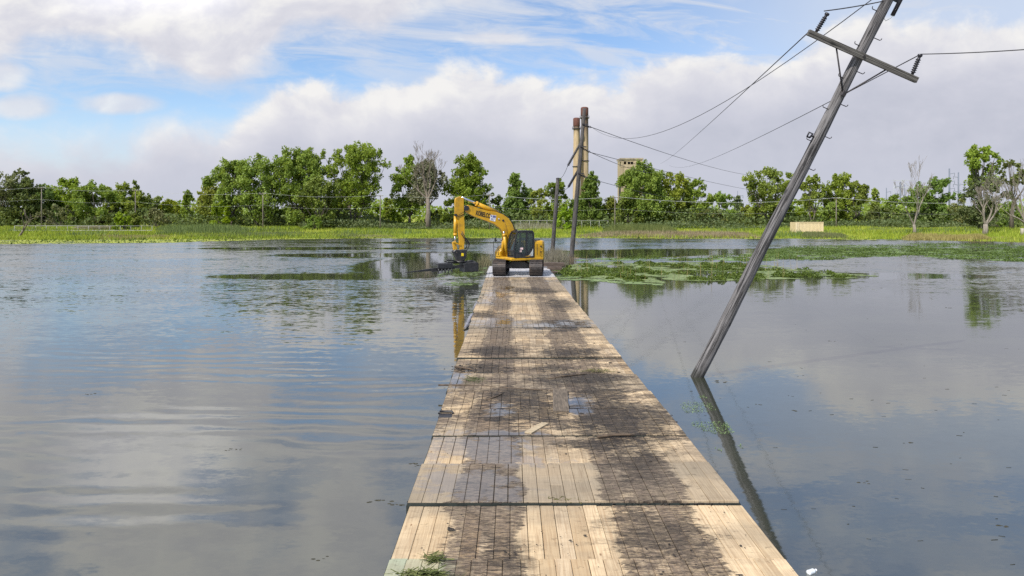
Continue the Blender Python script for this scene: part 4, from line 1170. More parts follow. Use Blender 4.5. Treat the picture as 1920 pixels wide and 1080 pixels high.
# step irons alternate sides
k=0; z=2.0
for py,s in [(68,1),(25,-1),(90,-1),(131,1),(150,-1),(192,1),(208,-1),(252,1),(268,-1),(312,1)]:
    z=Lz(py); r=.115
    mb=MB(); mb.tube([Vector((s*r*.8,-.03,z)),Vector((s*(r+.12),-.04,z-.0)),Vector((s*(r+.135),-.04,z+.02)),Vector((s*(r+.14),-.04,z+.05))],.0095,6); mb.build('step_iron',M_iron,lp)
z=Lz(260); mb=MB(); mb.tube([Vector((-.20,-.06,z-.05)),Vector((-.27,-.06,z-.05)),Vector((-.27,-.06,z+.05)),Vector((-.18,-.06,z+.05)),Vector((-.20,-.06,z-.05))],.022,6); mb.tube([Vector((-.19,-.06,z)),Vector((-.10,-.02,z))],.02,6); mb.build('wire_bracket',M_ins,lp)
z=Lz(8); mb=MB()
mb.tube([Vector((.25,0,z-.15)),Vector((.25,0,z+.8))],.045,10); mb.beam(Vector((.1,0,z+.15)),Vector((.27,0,z+.15)),.05,.05); mb.beam(Vector((.1,0,z+.45)),Vector((.27,0,z+.45)),.05,.05)
mb.build('fuse_holder',M_ins,lp)
mb=MB(); mb.tube([Vector((.11,-.02,z-.28)),Vector((.16,-.02,z-.31)),Vector((.23,-.02,z-.22)),Vector((.25,-.02,z-.15))],.006,5); mb.build('jumper_wire',M_pale,lp)
def wl(v): return PM@Vector(v)
topL=wl((-1.18-.045,-.16,za+.52)); topR=wl((1.18-.04,-.16,za+.52)); armL=wl((-1.33,-.16,za))
def wire(a,b,sag,r,label,mat=M_wire,n=28,group=None):
    a=Vector(a);b=Vector(b); pts=[]
    for i in range(n+1):
        t=i/n; p=a.lerp(b,t); p.z-=4*sag*t*(1-t); pts.append(p)
    o=MB().tube(pts,r,6).build('overhead_wire',mat); return tag(o,label,'wire',group)
# second pole, tall and dark
b2=G(1071,488); t2=P(1096,203,60.3)
p2=empty('utility_pole',b2,'tall dark utility pole leaning in front of the chimneys','utility pole')
ax2=(t2-b2)
MB().tube([-ax2*.06,Vector((0,0,0)),ax2*.3,ax2*.6,ax2],[.22,.215,.20,.175,.14],14).build('pole',M_pole2,p2)
def on2(py): 
    t=(488-py)/(488-203); return ax2*t
def string(a,b,parent,r=.10):
    d=Vector(b)-Vector(a); L=d.length; M=Matrix.Translation(a)@d.to_track_quat('Z','X').to_matrix().to_4x4()
    prof=[(.05,0)]
    n=max(4,int(L/.16))
    for k in range(n):
        z=.08+k*(L-.16)/n; prof+=[(.04,z),(r,z+.03),(r,z+.06),(.04,z+.09)]
    prof+=[(.04,L)]
    return MB().lathe(prof,10,M).build('insulator',M_ins,parent)
S2=[(235,1110,239),(277,1108,286),(327,1103,334)]
ends=[]
for py,qx,qy in S2:
    a=on2(py); b=P(qx,qy,60.3)-b2
    string(a,b,p2,.11); ends.append(b+b2)
    mb=MB(); mb.beam(a+Vector((-.1,-.2,.10)),a+Vector((.45,-.2,.04)),.08,.10); mb.build('bracket',M_iron,p2)
L2=[(265,1064,312),(316,1065,352)]
lends=[]
for py,qx,qy in L2:
    a=on2(py); b=P(qx,qy,62)-b2; string(a,b,p2,.12); lends.append(b+b2)
# third pole, short
b3=G(1036,470); t3=P(1046,336,76)
p3=empty('utility_pole',b3,'short dark pole stub standing in the water left of the tall dark pole','utility pole')
ax3=t3-b3
MB().tube([-ax3*.08,Vector((0,0,0)),ax3*.5,ax3],[.25,.24,.22,.19],12).build('pole',M_pole2,p3)
MB().lathe([(.20,0),(.21,.12),(.10,.16)],12,Matrix.Translation(ax3)).build('pole_cap',M_iron,p3)
wire(lends[0],t3,.35,.018,'thin wire from the upper left insulator of the tall dark pole to the pole stub')
wire(lends[1],t3-ax3*.12,.25,.018,'thin wire from the lower left insulator of the tall dark pole to the pole stub')
wire(topL,wl((-.1,-.05,Lz(6))),.015,.012,'short wire from the left crossarm insulator up to the leaning pole')
wire(P(1652,-14,14.6),ends[0],1.9,.011,'long sagging wire from the leaning pole top to the tall dark pole')
wire(armL,P(1238,307,176),.4,.014,'nearly straight wire from the left crossarm end down to the trees by the tower')
far3=P(1255,310,176)
wire(topR,far3,1.35,.012,'sagging wire from the right crossarm insulator behind the pole to the trees by the tower')
wire(topR,P(2150,72,11),.05,.010,'wire leading from the right crossarm insulator out of the right of the frame')
wire(ends[0],P(1402,328,162),.55,.030,'wire from the tall dark pole top down to the trees right of the tower')
wire(ends[1],P(1420,358,164),.3,.026,'wire from the middle insulator of the tall dark pole passing below the tower')
wire(ends[1],P(1240,322,170),.85,.026,'lower sagging wire from the middle insulator of the tall dark pole')
wire(ends[2],P(1300,372,168),.6,.024,'wire from the lowest insulator of the tall dark pole into the trees')
# distribution line along the far bank
FP=[(-170,351),(78,351),(254,356),(493,362),(713,366),(918,365),(1153,369),(1568,371),(1960,372)]
FPL=[None,'pale wooden pole of the far line standing behind the left end of the rail fence','pale wooden pole of the far line above the lime green bush','pale wooden pole of the far line in front of the leftmost big cottonwood','pale wooden pole of the far line between the big cottonwoods and the brown dead tree','pale wooden pole of the far line just left of the pole stub, behind the boom','pale wooden pole of the far line right of the chimneys','pale wooden pole of the far line right of the beige container',None]
tops=[]; lows=[]
for (px,py),lab in zip(FP,FPL):
    Y=150.0; t=P(px,py,Y); zb=float(ground_z(t.x,Y))-.3
    tops.append(t+Vector((0,-.2,.05))); lows.append(t+Vector((0,-.2,-2.6)))
    if lab is None: continue
    e=empty('utility_pole',(t.x,Y,zb),lab,'utility pole','slim poles of the far line along the bank')
    h=t.z-zb
    MB().tube([Vector((0,0,0)),Vector((0,0,h*.5)),Vector((0,0,h))],[.14,.12,.09],10).build('pole',M_pole3,e)
    MB().beam(Vector((-.7,-.15,h-.15)),Vector((.7,-.15,h-.15)),.10,.12).build('crossarm',M_pole3,e)
    for x in (-.6,.6): MB().lathe([(.05,0),(.07,.08),(.05,.2)],8,Matrix.Translation((x,-.15,h-.09))).build('insulator',M_pale,e)
NM=['the left frame edge and the fence pole','the fence pole and the pole above the lime bush','the pole above the lime bush and the cottonwood pole','the cottonwood pole and the pole by the dead tree','the dead tree pole and the pole behind the boom','the pole behind the boom and the chimney side pole','the chimney side pole and the container pole','the container pole and the right frame edge']
for i in range(len(tops)-1):
    a,b=tops[i],tops[i+1]; L=(b-a).length
    thick=.034 if i>=5 else .016
    wire(a,b,.018*L+ (.35 if i>=5 else .2),thick,'upper pale far cable between '+NM[i],M_pale,20,'cables of the far line')
    wire(lows[i],lows[i+1],.016*L+.2,.010,'lower thin far cable between '+NM[i],M_pale,20,'cables of the far line')
# far transmission masts
M_mast=mat_simple('grey_mast',(.13,.15,.19),.6)
for px,top,Y,w,lab in [(1780,316,430,.50,'tallest grey transmission mast left of the big dead tree'),(1797,323,450,.45,'slightly shorter transmission mast beside the tallest one'),(1808,338,520,.35,'thin transmission mast close to the big dead tree'),(1688,341,470,.45,'grey transmission mast just left of the white dead tree'),(1696,346,520,.35,'thinner mast behind the one left of the white dead tree'),(1662,352,520,.35,'lone thin mast halfway between the container and the white dead tree'),(1627,346,500,.35,'thin mast behind the tree right of the container'),(1383,358,420,.22,'thin distant mast in the sky gap right of the tower trees')]:
    t=P(px,top,Y); e=empty('transmission_mast',(t.x,Y,1.0),lab,'mast','far transmission masts above the trees'); h=t.z-1
    MB().tube([Vector((0,0,0)),Vector((0,0,h))],[w*1.3,w*.8],8).build('mast',M_mast,e)
    mb=MB(); sg=1 if px in(1780,1383,1662) else -1
    for k,z in enumerate((h-3.5,h-8.5,h-13.0)):
        if z<4: continue
        mb.beam(Vector((0,0,z)),Vector((sg*3.4,0,z+.7)),.22,.25); mb.tube([Vector((sg*3.3,0,z+.6)),Vector((sg*3.3,0,z-1.0))],.13,6)
    mb.build('crossarms',M_mast,e)
# white lattice frame of a substation
e=empty('substation_frame',P(1692,405,480)-Vector((0,0,3)),'pale substation frame behind the white dead tree','frame')
mb=MB(); h=29
for x in (-6,0,6): mb.beam(Vector((x,0,0)),Vector((x,0,h-3*abs(x)/6)),.2,.2)
mb.beam(Vector((-7,0,h-1)),Vector((8,0,h-1)),.2,.25); mb.beam(Vector((-6,0,h-6)),Vector((6,0,h-6)),.25,.3); mb.beam(Vector((-6,0,h-6)),Vector((0,0,h-1)),.2,.2); mb.beam(Vector((6,0,h-6)),Vector((0,0,h-1)),.2,.2)
mb.build('frame',mat_simple('pale_steel',(.40,.42,.45),.5),e)

# ------------------------------------------------------------------ chimneys, tower, container
def conc(name,a,soot=None,zsoot=None):
    m,nt,out=newmat(name)
    o=nt.obj(); x,y,z=nt.sep(o)
    st=nt.noise(nt.vmul(o,(.5,.5,.05)),1.0,5,.65); fn=nt.noise(nt.vmul(o,(.8,.8,.8)),1.0,4,.6)
    c=nt.mix(nt.sst(st,.35,.68),a,tuple(q*.62 for q in a)); c=nt.mix(nt.mul(nt.sst(fn,.5,.7),.3),c,tuple(q*.5 for q in a))
    if soot: c=nt.mix(nt.mul(nt.sst(nt.add(z,nt.mul(nt.sub(st,.5),12.0)),zsoot[0],zsoot[1]),.92),c,soot)
    principled(nt,out,color=c,rough=.9); return m
def chimney(px,top,Y,wt,wb,label,soot):
    t=P(px,top,Y); h=t.z-1.2; e=empty('chimney',(t.x,Y,1.2),label,'chimney','twin power station chimneys')
    cm=conc('chimney_concrete',(.50,.375,.235),(.075,.045,.035),soot(h))
    MB().lathe([(wb,0),(wb*.96,h*.25),(wt*1.12,h*.6),(wt,h*.9),(wt,h-2.0)],28).build('shaft',cm,e)
    MB().lathe([(wt*1.10,h-5.2),(wt*1.16,h-5.0),(wt*1.16,h-.6),(wt*1.02,h-.2),(wt*.8,h),(wt*.8,h-.5)],28).build('crown_ring',mat_simple('rust_brick',(.11,.045,.035),.9,scale=1.2),e)
    pb=MB(); pb.lathe([(wt*1.05,h-7.0),(wt*1.45,h-6.9),(wt*1.45,h-6.5),(wt*1.05,h-6.4)],24)
    for k in range(16):
        a=k*math.pi/8; pb.tube([Vector((wt*1.42*math.cos(a),wt*1.42*math.sin(a),h-6.5)),Vector((wt*1.42*math.cos(a),wt*1.42*math.sin(a),h-5.5))],.06,4)
    pb.tube([Vector((wt*1.42*math.cos(k*math.pi/8),wt*1.42*math.sin(k*math.pi/8),h-5.5)) for k in range(17)],.07,4)
    pb.build('platform',M_iron,e)
    zz=h*.52; rr=wt+(wb-wt)*.42
    MB().lathe([(rr,zz),(rr*1.25,zz+.1),(rr*1.25,zz+.5),(rr,zz+.6)],24).build('lower_platform',M_iron,e)
    MB().beam(Vector((rr*1.02,-.3,0)),Vector((wt*1.03,-.3,h-6)),.25,.3).build('ladder',M_iron,e)
chimney(1096,201,420,2.05,2.75,'taller right hand chimney with sooty top behind the tall dark pole',lambda h:(h-26,h-8))
chimney(1081,221,415,1.80,2.35,'shorter left hand chimney with rusty top',lambda h:(h-12,h-4))
YT=380; t=P(1161,298,YT); t1=P(1201,298,YT)
tw=empty('concrete_tower',((t.x+t1.x)/2,YT,1.2),'square abandoned concrete tower rising behind the trees right of the chimneys','tower')
w=(t1.x-t.x)/2; h=t.z-1.2; dpt=6.0
m_con=conc('tower_concrete',(.43,.345,.235)); mb=MB()
# front wall built as piers and bands so the openings are real
rows=[(h-3.5,1.5,[-.62,-.25,.02,.55],1.35),(h-9.8,2.0,[-.45,.12],1.6),(h-17,2.0,[-.45,.12],1.6),(h-24,2.0,[-.45,.12],1.6)]
zs=sorted(set([0,h-.8]+[z for z,hh,_,_ in rows]+[z+hh for z,hh,_,_ in rows]))
z=0
for zz,hh,cs,ow in sorted(rows):
    mb.box((-w,-dpt,z),(w,-dpt+.5,zz)); x=-w
    for c in cs:
        x0=c*w-ow/2; mb.box((x,-dpt,zz+.0),(x0,-dpt+.5,zz+hh)); x=x0+ow
    mb.box((x,-dpt,zz),(w,-dpt+.5,zz+hh)); z=zz+hh
mb.box((-w,-dpt,z),(w,-dpt+.5,h-.8))
mb.box((-w,-dpt+.5,0),(-w+.5,dpt,h-.8)); mb.box((w-.5,-dpt+.5,0),(w,dpt,h-.8)); mb.box((-w+.5,dpt-.5,0),(w-.5,dpt,h-.8))
mb.build('wall',m_con,tw)
mb=MB(); mb.box((-w-.5,-dpt-.5,h-.8),(w+.4,dpt+.4,h)); mb.box((-w-1.4,-dpt-.3,h-2.0),(-w-.0-.01,-dpt+3,h-1.4)); mb.build('roof',conc('roof_concrete',(.38,.32,.25)),tw)
mb=MB()
for zz in (h-5.0,h-11.2): mb.box((-w-.15,-dpt-.15,zz),(w+.15,-dpt-.003,zz+.4))
for xx in (-w*.86,w*.36): mb.box((xx-.25,-dpt-.12,0),(xx+.25,-dpt-.003,h-5.1))
mb.build('ledge',m_con,tw)
mb=MB(); mb.box((-w-.9,-dpt+.5,0),(-w-.02,-dpt+1.4,h-14)); mb.box((-w-.8,-dpt+.2,h-14),(-w-.02,-dpt+1.2,h-12)); mb.build('pipe_shaft',M_iron,tw)
YC=138.0; a=P(1486,430,YC); b=P(1539,416,YC)
zb=float(ground_z(a.x,YC)); ht=b.z-zb
ct=empty('shipping_container',((a.x+b.x)/2,YC,zb),'beige shipping container on the grass at the right bank','container')
w=(b.x-a.x)/2; m_be=mat_simple('beige_paint',(.62,.50,.31),.6,var=.08,scale=.8,dirt=(.32,.23,.13),dirt_amt=.4,dscale=.8)
mb=MB(); n=34; vs=[];fs=[]
for i in range(n*2+1):
    x=-w+.85+(2*w-1.0)*i/(n*2); y=-1.22+(.05 if (i//2)%2 else 0); vs+=[(x,y,.15),(x,y,ht-.15)]
for i in range(n*2): fs.append((i*2,i*2+2,i*2+3,i*2+1))
mb.add(vs,fs); mb.box((-w,-1.16,.1),(w,1.2,ht-.05)); mb.build('body',m_be,ct)
mb=MB()
for x in (-w,-w+.75,w-.14): mb.box((x,-1.26,0),(x+.12,-1.15,ht))
mb.box((-w,-1.27,ht-.16),(w,-1.15,ht)); mb.box((-w,-1.27,0),(w,-1.15,.15)); mb.build('frame',m_be,ct)
mb=MB()
mb.box((-w+.13,-1.245,.16),(-w+.74,-1.20,ht-.17)); d_=mb.build('door',mat_simple('beige_door',(.68,.56,.37),.6,var=.08),ct)
mb=MB(); mb.tube([Vector((-w+.55,-1.27,.2)),Vector((-w+.55,-1.27,ht-.2))],.025,6); mb.build('lock_bar',M_iron,d_)

# fences
M_galv=mat_simple('galvanised',(.33,.325,.30),.5,var=.15)
def fence(px0,px1,Y,zt,zl,label,nposts,low=True):
    a=(px0-CX)*Y/F; b=(px1-CX)*Y/F; zg=float(ground_z(a,Y))
    e=empty('rail_fence',((a+b)/2,Y,zg),label,'fence'); hw=(b-a)/2
    mb=MB(); mb.tube([Vector((-hw,0,zt)),Vector((hw,0,zt))],.045,6); 
    mb.build('top_rail',M_galv,e)
    if low: MB().beam(Vector((-hw-.3,-.05,zl)),Vector((hw,-.05,zl)),.10,.14).build('lower_rail',M_galv,e)
    for k in range(nposts):
        x=-hw+2*hw*k/(nposts-1); MB().tube([Vector((x,.03,-.1)),Vector((x,.03,zt+.05))],.045,6).build('post',M_galv,e)
    # wire mesh
    mb=MB(); n=int(hw*2/.8)
    for k in range(n):
        x=-hw+2*hw*k/n
        mb.beam(Vector((x,.06,0)),Vector((x+.5,.06,zt)),.005,.005); mb.beam(Vector((x+.5,.08,0)),Vector((x,.08,zt)),.005,.005)
    mb.build('wire_mesh',M_galv,e)
fence(27,285,136,1.35,.45,'galvanised rail fence with a pale lower rail in the grass on the left bank',14)
fence(960,1140,156,1.9,.0,'tall grey chain link fence in front of the trees behind the excavator and chimney pole',12,False)
M_bd=mat_simple('weathered_boards',(.20,.16,.12),.85,var=.4,scale=2)
e=empty('board_pile',(( 182-CX)*140/F,140,float(ground_z((182-CX)*140/F,140))),'pile of weathered boards lying behind the rail fence','boards')
for k in range(6):
    MB().beam(Vector((-4+random.uniform(-1,1),random.uniform(-.4,.4),.25+.14*k)),Vector((3.6+random.uniform(-1.5,1),random.uniform(-.4,.4),.22+.15*k)),.5,.10).build('board',M_bd,e)
# white marker post at the right edge
g=P(1917,441,118); 
e=empty('marker_post',(g.x,118,float(ground_z(g.x,118))),'thick pale stump post at the right frame edge','post')
MB().lathe([(.30,0),(.30,1.25),(.27,1.32)],14).build('stump',mat_simple('pale_stump',(.42,.38,.32),.85,scale=3,stretch=(3,3,.6)),e)
# ------------------------------------------------------------------ trees
M_bark=mat_simple('bark',(.10,.085,.065),.95,var=.4,scale=2,stretch=(3,3,.5))
M_pbark=mat_simple('bare_bark',(.225,.195,.16),.9,var=.3,scale=1.5,stretch=(3,3,.5))
M_gbark=mat_simple('grey_bark',(.17,.14,.11),.9,var=.3,scale=1.5,stretch=(3,3,.5))
LV={'mid':mat_leaf('cottonwood_leaf',(.125,.165,.026),(.245,.295,.044),(.38,.42,.072),.38,.5,.22),
    'dark':mat_leaf('dark_leaf',(.095,.130,.030),(.175,.220,.046),(.28,.32,.072),.32,.55,.25),
    'lime':mat_leaf('lime_leaf',(.14,.19,.014),(.26,.33,.022),(.36,.41,.032),.42,.5,.3),
    'olive':mat_leaf('olive_leaf',(.10,.118,.042),(.18,.195,.068),(.27,.27,.10),.3,.6,.25),
    'brown':mat_leaf('brown_leaf',(.14,.125,.06),(.235,.205,.105),(.33,.29,.16),.25,.65,.3),
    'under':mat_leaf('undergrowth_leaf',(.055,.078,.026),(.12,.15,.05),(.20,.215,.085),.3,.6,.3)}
def quads(c,s,asp=.75):
    n=len(c); e1=rng.normal(0,1,(n,3)); e1/=np.linalg.norm(e1,axis=1)[:,None]
    e2=np.cross(e1,rng.normal(0,1,(n,3))); e2/=np.linalg.norm(e2,axis=1)[:,None]
    e1=e1*s[:,None]; e2=e2*(s*asp)[:,None]
    return np.stack([c-e1,c+e2*.9-e1*.15,c+e1,c-e2*.9+e1*.1],1).reshape(-1,3)
def limb_tree(mb,base,lobes,r0,split=.18,stems=1,lean=0.0):
    """trunk that divides towards every lobe"""
    H=max(l[0][2] for l in lobes)
    top=Vector((lean*H*.3,0,H*split))
    st=[]
    for k in range(stems):
        off=Vector(((k-(stems-1)/2)*r0*1.6,random.uniform(-.3,.3)*r0,0))
        mid=off*2.2+top+Vector((random.uniform(-.3,.3),random.uniform(-.3,.3),0))
        mb.tube([off-Vector((0,0,.5)),off*1.3+top*.5,mid],[r0*1.25/stems**.4,r0/stems**.4,r0*.8/stems**.4],8); st.append(mid)
    for (c,r) in lobes:
        if random.random()<.35: continue
        c=Vector(c); m=min(st,key=lambda q:(q-c).length+random.random()*2)
        k=m.lerp(c,.5)+Vector((0,0,-(c-m).length*.10)); 
        mb.tube([m,m.lerp(k,.5)+Vector((random.uniform(-.2,.2),0,.1)),k,c],[r0*.42,r0*.33,r0*.22,r0*.07],5,cap=False)
def tree(px,top,wpx,Y,leaf='mid',label='',cat='tree',lift=.18,stems=1,dens=1.0,size=.25,nl=None,shape='oval',seed=None,group='trees along the far bank',bark=None,sparse=0.0,name='tree',lean=0.0,base_r=None):
    rr=random.Random(seed if seed is not None else int(px*7+top))
    x=(px-CX)*Y/F; zg=float(ground_z(x,Y)); H=CH-(top-HY)*Y/F-zg; Wd=wpx*Y/F
    e=empty(name,(x,Y,zg),label,cat,group)
    c0=H*lift; Hc=H-c0
    if nl is None: nl=int(np.clip(Wd*Hc/5.5,9,46))
    lobes=[]
    def env(t):
        if shape=='oval': return max(.25,math.sin(math.pi*min(.97,max(.05,t*.82+.14)))**.7)
        if shape=='fan': return .30+.70*math.sin(math.pi*min(.96,t*.62+.12))**.8 if t<.9 else .62
        if shape=='point': return max(.12,(1-t)**.75*(.55+.45*min(1,t*5)))
        if shape=='bush': return math.sqrt(max(.06,1-t*t))
    r_base=max(.45,min(Wd*.23,Hc*.19))
    for i in range(nl):
        for _ in range(30):
            t=rr.random()**.9; w=env(t)*Wd/2
            a=rr.uniform(0,2*math.pi); q=math.sqrt(rr.uniform(.10,1))
            r=r_base*rr.uniform(.62,1.18)*(1-.30*t)
            p=((w-r*.55)*q*math.cos(a),(w-r*.55)*q*math.sin(a)*.8,c0+t*(Hc-r*.9)+r*.1)
            if all((p[0]-l[0][0])**2+(p[1]-l[0][1])**2+(p[2]-l[0][2])**2>(.55*(r+l[1]))**2 for l in lobes): break
        lobes.append((p,r))
    # leading shoots on top break the outline
    for k in range(rr.randint(7,11)):
        t=rr.uniform(.55,.985); w=env(t)*Wd/2; sgn=rr.choice((-1,1)); lobes.append(((sgn*rr.uniform(.35,1.08)*w if t<.88 else rr.uniform(-.8,.8)*w,rr.uniform(-.6,.6)*w,c0+Hc*(t-.03)),r_base*rr.uniform(.28,.52)))
    P_=[];Sz=[]
    for (p,r) in lobes:
        # every lobe is a bundle of sprays
        ns=max(3,int(13*dens*(1-sparse)))
        for _ in range(ns):
            d=rng.normal(0,1,3); d/=np.linalg.norm(d); d[2]=d[2]*.85+.15
            c=np.array(p)+d*r*rng.uniform(.25,1.08)*np.array([1,1,1.15]); rs=r*rng.uniform(.28,.48)
            m=int(np.clip(25*dens*(rs/.6)**1.5*(.30/size)**1.45,9,110))
            g=rng.normal(0,1,(m,3)); g/=np.linalg.norm(g,axis=1)[:,None]; g*=(rng.uniform(.25,1,m)**.5)[:,None]*rs
            P_.append(c+g*np.array([1,1,1.2])); Sz.append(rng.uniform(.6,1.25,m)*size)
    pts=np.concatenate(P_); sz=np.concatenate(Sz)
    k=pts[:,2]>.1; pts,sz=pts[k],sz[k]
    mesh_np('crown',quads(pts,sz),4,LV[leaf],e)
    mb=MB(); limb_tree(mb,None,lobes,base_r or max(.12,H*.016+Wd*.008),max(.10,lift*.9),stems,lean)
    mb.build('trunk',bark or M_bark,e)
    return e
def branchy(mb,p,d,L,r,depth,spread=.55,up=.10,n=(2,3),minr=.02):
    seg=4; pts=[p];rad=[r]; q=Vector(p); dd=Vector(d).normalized()
    for i in range(seg):
        dd=(dd+Vector((random.gauss(0,.11),random.gauss(0,.11),random.gauss(0,.07)+up*.3))).normalized()
        q=q+dd*L/seg; pts.append(q.copy()); rad.append(max(minr,r*(1-.42*(i+1)/seg)))
    mb.tube(pts,rad,6 if depth>2 else 4,cap=False)
    if depth<=0: return
    for k in range(random.randint(*n)):
        t=random.uniform(.45,1.0) if k else 1.0
        i=min(seg,int(round(t*seg))); b=pts[i]
        ax=Vector((random.gauss(0,1),random.gauss(0,1),random.gauss(0,.4))).normalized()
        nd=(dd+ax*spread+Vector((0,0,up))).normalized()
        branchy(mb,b,nd,L*random.uniform(.55,.80),max(minr,rad[i]*.72),depth-1,spread,up,n,minr)
def dead_tree(px,top,Y,label,mat,limbs,r0,depth=4,seed=1,minr=.028,trunk_h=.2,spread=.5,name='dead_tree',n=(2,3)):
    random.seed(seed)
    x=(px-CX)*Y/F; zg=float(ground_z(x,Y)); H=CH-(top-HY)*Y/F-zg
    e=empty(name,(x,Y,zg),label,'dead tree','trees along the far bank')
    mb=MB(); th=H*trunk_h; k=Vector((random.uniform(-.2,.2),0,th))
    mb.tube([Vector((0,0,-.4)),k*.5+Vector((.1,0,0)),k],[r0*1.3,r0,r0*.85],9); mb.build('trunk',mat,e)
    mb=MB()
    for dx,dy,dz,l in limbs: branchy(mb,k-Vector((0,0,.15)),(dx,dy,dz),H*l,r0*.50,depth,spread,.20,n,minr)
    mb.build('crown',mat,e)
    return e
T=tree
# left group
T(-12,312,90,160,'olive','grey green half bare tree at the very left frame edge',lift=.2,sparse=.45,dens=.8,bark=M_gbark)
T(38,334,92,163,'olive','dull olive tree with thin top, second from the left edge',lift=.08,dens=1.0)
T(34,316,40,164,'olive','sparse feathery treetop above the dull olive tree at left',lift=.62,sparse=.55,nl=8,dens=.7,size=.26)
T(82,348,76,166,'dark','dark green tree behind the pole at the left fence',lift=.05,shape='bush')
T(124,334,104,170,'mid','broad domed green tree right of the left fence pole',lift=.08,shape='bush')
T(185,341,128,166,'mid','broad bright green tree above the board pile',lift=.10,shape='bush')
T(233,343,84,168,'mid','green tree behind the pole above the lime bush',lift=.12)
T(252,340,34,172,'dark','tuft topped dark tree just right of the pole above the lime bush',lift=.2,shape='point')
T(280,362,66,170,'dark','low dark green tree at the right end of the left tree group',lift=.08,shape='bush')
T(110,384,110,155,'brown','brownish leafless scrub behind the rail fence at left','shrub',lift=.02,shape='bush',sparse=.3,name='shrub')
T(292,390,56,150,'brown','reddish brown bare shrub right of the lime bush','shrub',lift=.02,shape='bush',sparse=.35,name='shrub')
T(231,397,40,139,'lime','small bright lime green bush behind the rail fence','bush',lift=.02,shape='bush',name='shrub',size=.22)
T(252,400,26,148,'dark','dark evergreen looking bush beside the lime bush','bush',lift=.02,shape='bush',name='shrub')
T(318,374,54,172,'lime','round bright green small tree in the gap left of the cottonwoods',lift=.05,shape='bush')
T(352,357,40,168,'mid','slim young tree left of the cottonwoods',lift=.1,shape='point')
T(390,344,60,166,'mid','green tree at the left shoulder of the big cottonwoods',lift=.08)
# big cottonwoods
T(432,300,78,162,'mid','left stem group of the big cottonwood row with stepped outline',lift=.16,shape='fan',stems=2)
T(487,287,84,160,'mid','tall cottonwood behind the line pole, leftmost of the three tallest',lift=.14,shape='fan',stems=3)
T(562,279,100,161,'mid','broad tall cottonwood in the middle of the big row',lift=.12,shape='fan',stems=2)
T(600,331,86,154,'dark','lower dense round tree standing in front of the big cottonwood row',lift=.08)
T(666,268,112,160,'mid','tallest cottonwood with open lower limbs, right end of the big row',lift=.26,shape='fan',stems=3,dens=.9)
T(640,352,60,170,'dark','dark tree filling below the tallest cottonwood',lift=.05,shape='bush')
T(415,378,50,156,'lime','light green shrub below the leftmost cottonwood','shrub',lift=.02,shape='bush',name='shrub')
T(588,405,40,148,'mid','low round bush at the foot of the middle cottonwood','bush',lift=.02,shape='bush',name='shrub')
T(520,388,60,168,'dark','shaded shrub between the cottonwood trunks','shrub',lift=.02,shape='bush',name='shrub')
T(706,386,50,175,'lime','light green young tree in the gap right of the tallest cottonwood',lift=.04,shape='bush')
T(728,370,34,178,'mid','pointed young tree in the sky gap left of the brown dead tree',lift=.05,shape='point')
T(745,390,36,170,'lime','pale green shrub under the brown dead tree','shrub',lift=.03,shape='bush',name='shrub')
T(768,292,70,166,'mid','green tree half hidden behind the brown dead tree',lift=.16)
T(800,296,72,162,'brown','brown dying crown hanging round the dead trunk left of the boom',lift=.34,sparse=.05,dens=1.0,bark=M_gbark,size=.24)
dead_tree(803,270,153,'dead tree with a pale thick trunk and a bare twiggy top left of the boom',M_gbark,[(-.45,0,1,.21),(.15,.2,1,.23),(.5,-.1,.9,.19),(-.15,-.2,1,.24),(-.8,.1,.6,.19)],.50,5,4,.022,.36)
T(815,392,50,172,'dark','dark shrub beside the pale dead trunk','shrub',lift=.02,shape='bush',name='shrub')
T(877,290,88,165,'mid','tall full green tree above the excavator boom',lift=.10,stems=2)
T(845,372,50,160,'mid','green shrub behind the excavator arm','shrub',lift=.03,shape='bush',name='shrub')
# middle
T(925,360,46,168,'dark','dark tree behind the boom bend',lift=.05)
T(965,320,60,167,'dark','pointed dark tree above the excavator cab',lift=.05,shape='point',dens=1.2)
T(985,345,56,170,'dark','dark tree right of the pointed one',lift=.05)
T(1012,352,44,166,'mid','green tree left of the pole stub',lift=.06)
T(1045,334,54,168,'mid','green tree behind the pole stub',lift=.06)
T(1058,388,44,150,'lime','bright yellow green shrub between the pole stub and the tall dark pole','shrub',lift=.03,shape='bush',name='shrub')
T(1108,321,62,166,'dark','pointed leafy tree right of the chimneys',lift=.05,shape='point',dens=1.3)
T(1088,366,56,170,'dark','dark tree at the foot of the chimneys',lift=.04,shape='bush')
T(1142,368,44,168,'dark','low dark tree behind the line pole right of the chimneys',lift=.04,shape='bush')
T(1206,304,106,163,'mid','big tree hiding the lower half of the concrete tower',lift=.08,stems=2,dens=1.1)
T(1262,312,66,165,'mid','tall tree joined to the right side of the tower tree',lift=.08)
T(1304,334,66,167,'mid','rounded tree at the right end of the tower tree group',lift=.05)
T(1180,362,60,160,'dark','dark lower tree at the left foot of the tower tree',lift=.04,shape='bush')
T(1352,362,62,170,'mid','low light tree in the dip right of the tower group',lift=.06)
T(1384,368,40,174,'olive','thin airy tree in front of the distant mast',lift=.08,shape='point',sparse=.3)
T(1330,392,70,160,'olive','olive scrub on the bank below the dip','shrub',lift=.02,shape='bush',name='shrub',sparse=.2)
T(1405,385,50,168,'mid','green shrub left of the leaning pole','shrub',lift=.03,shape='bush',name='shrub')
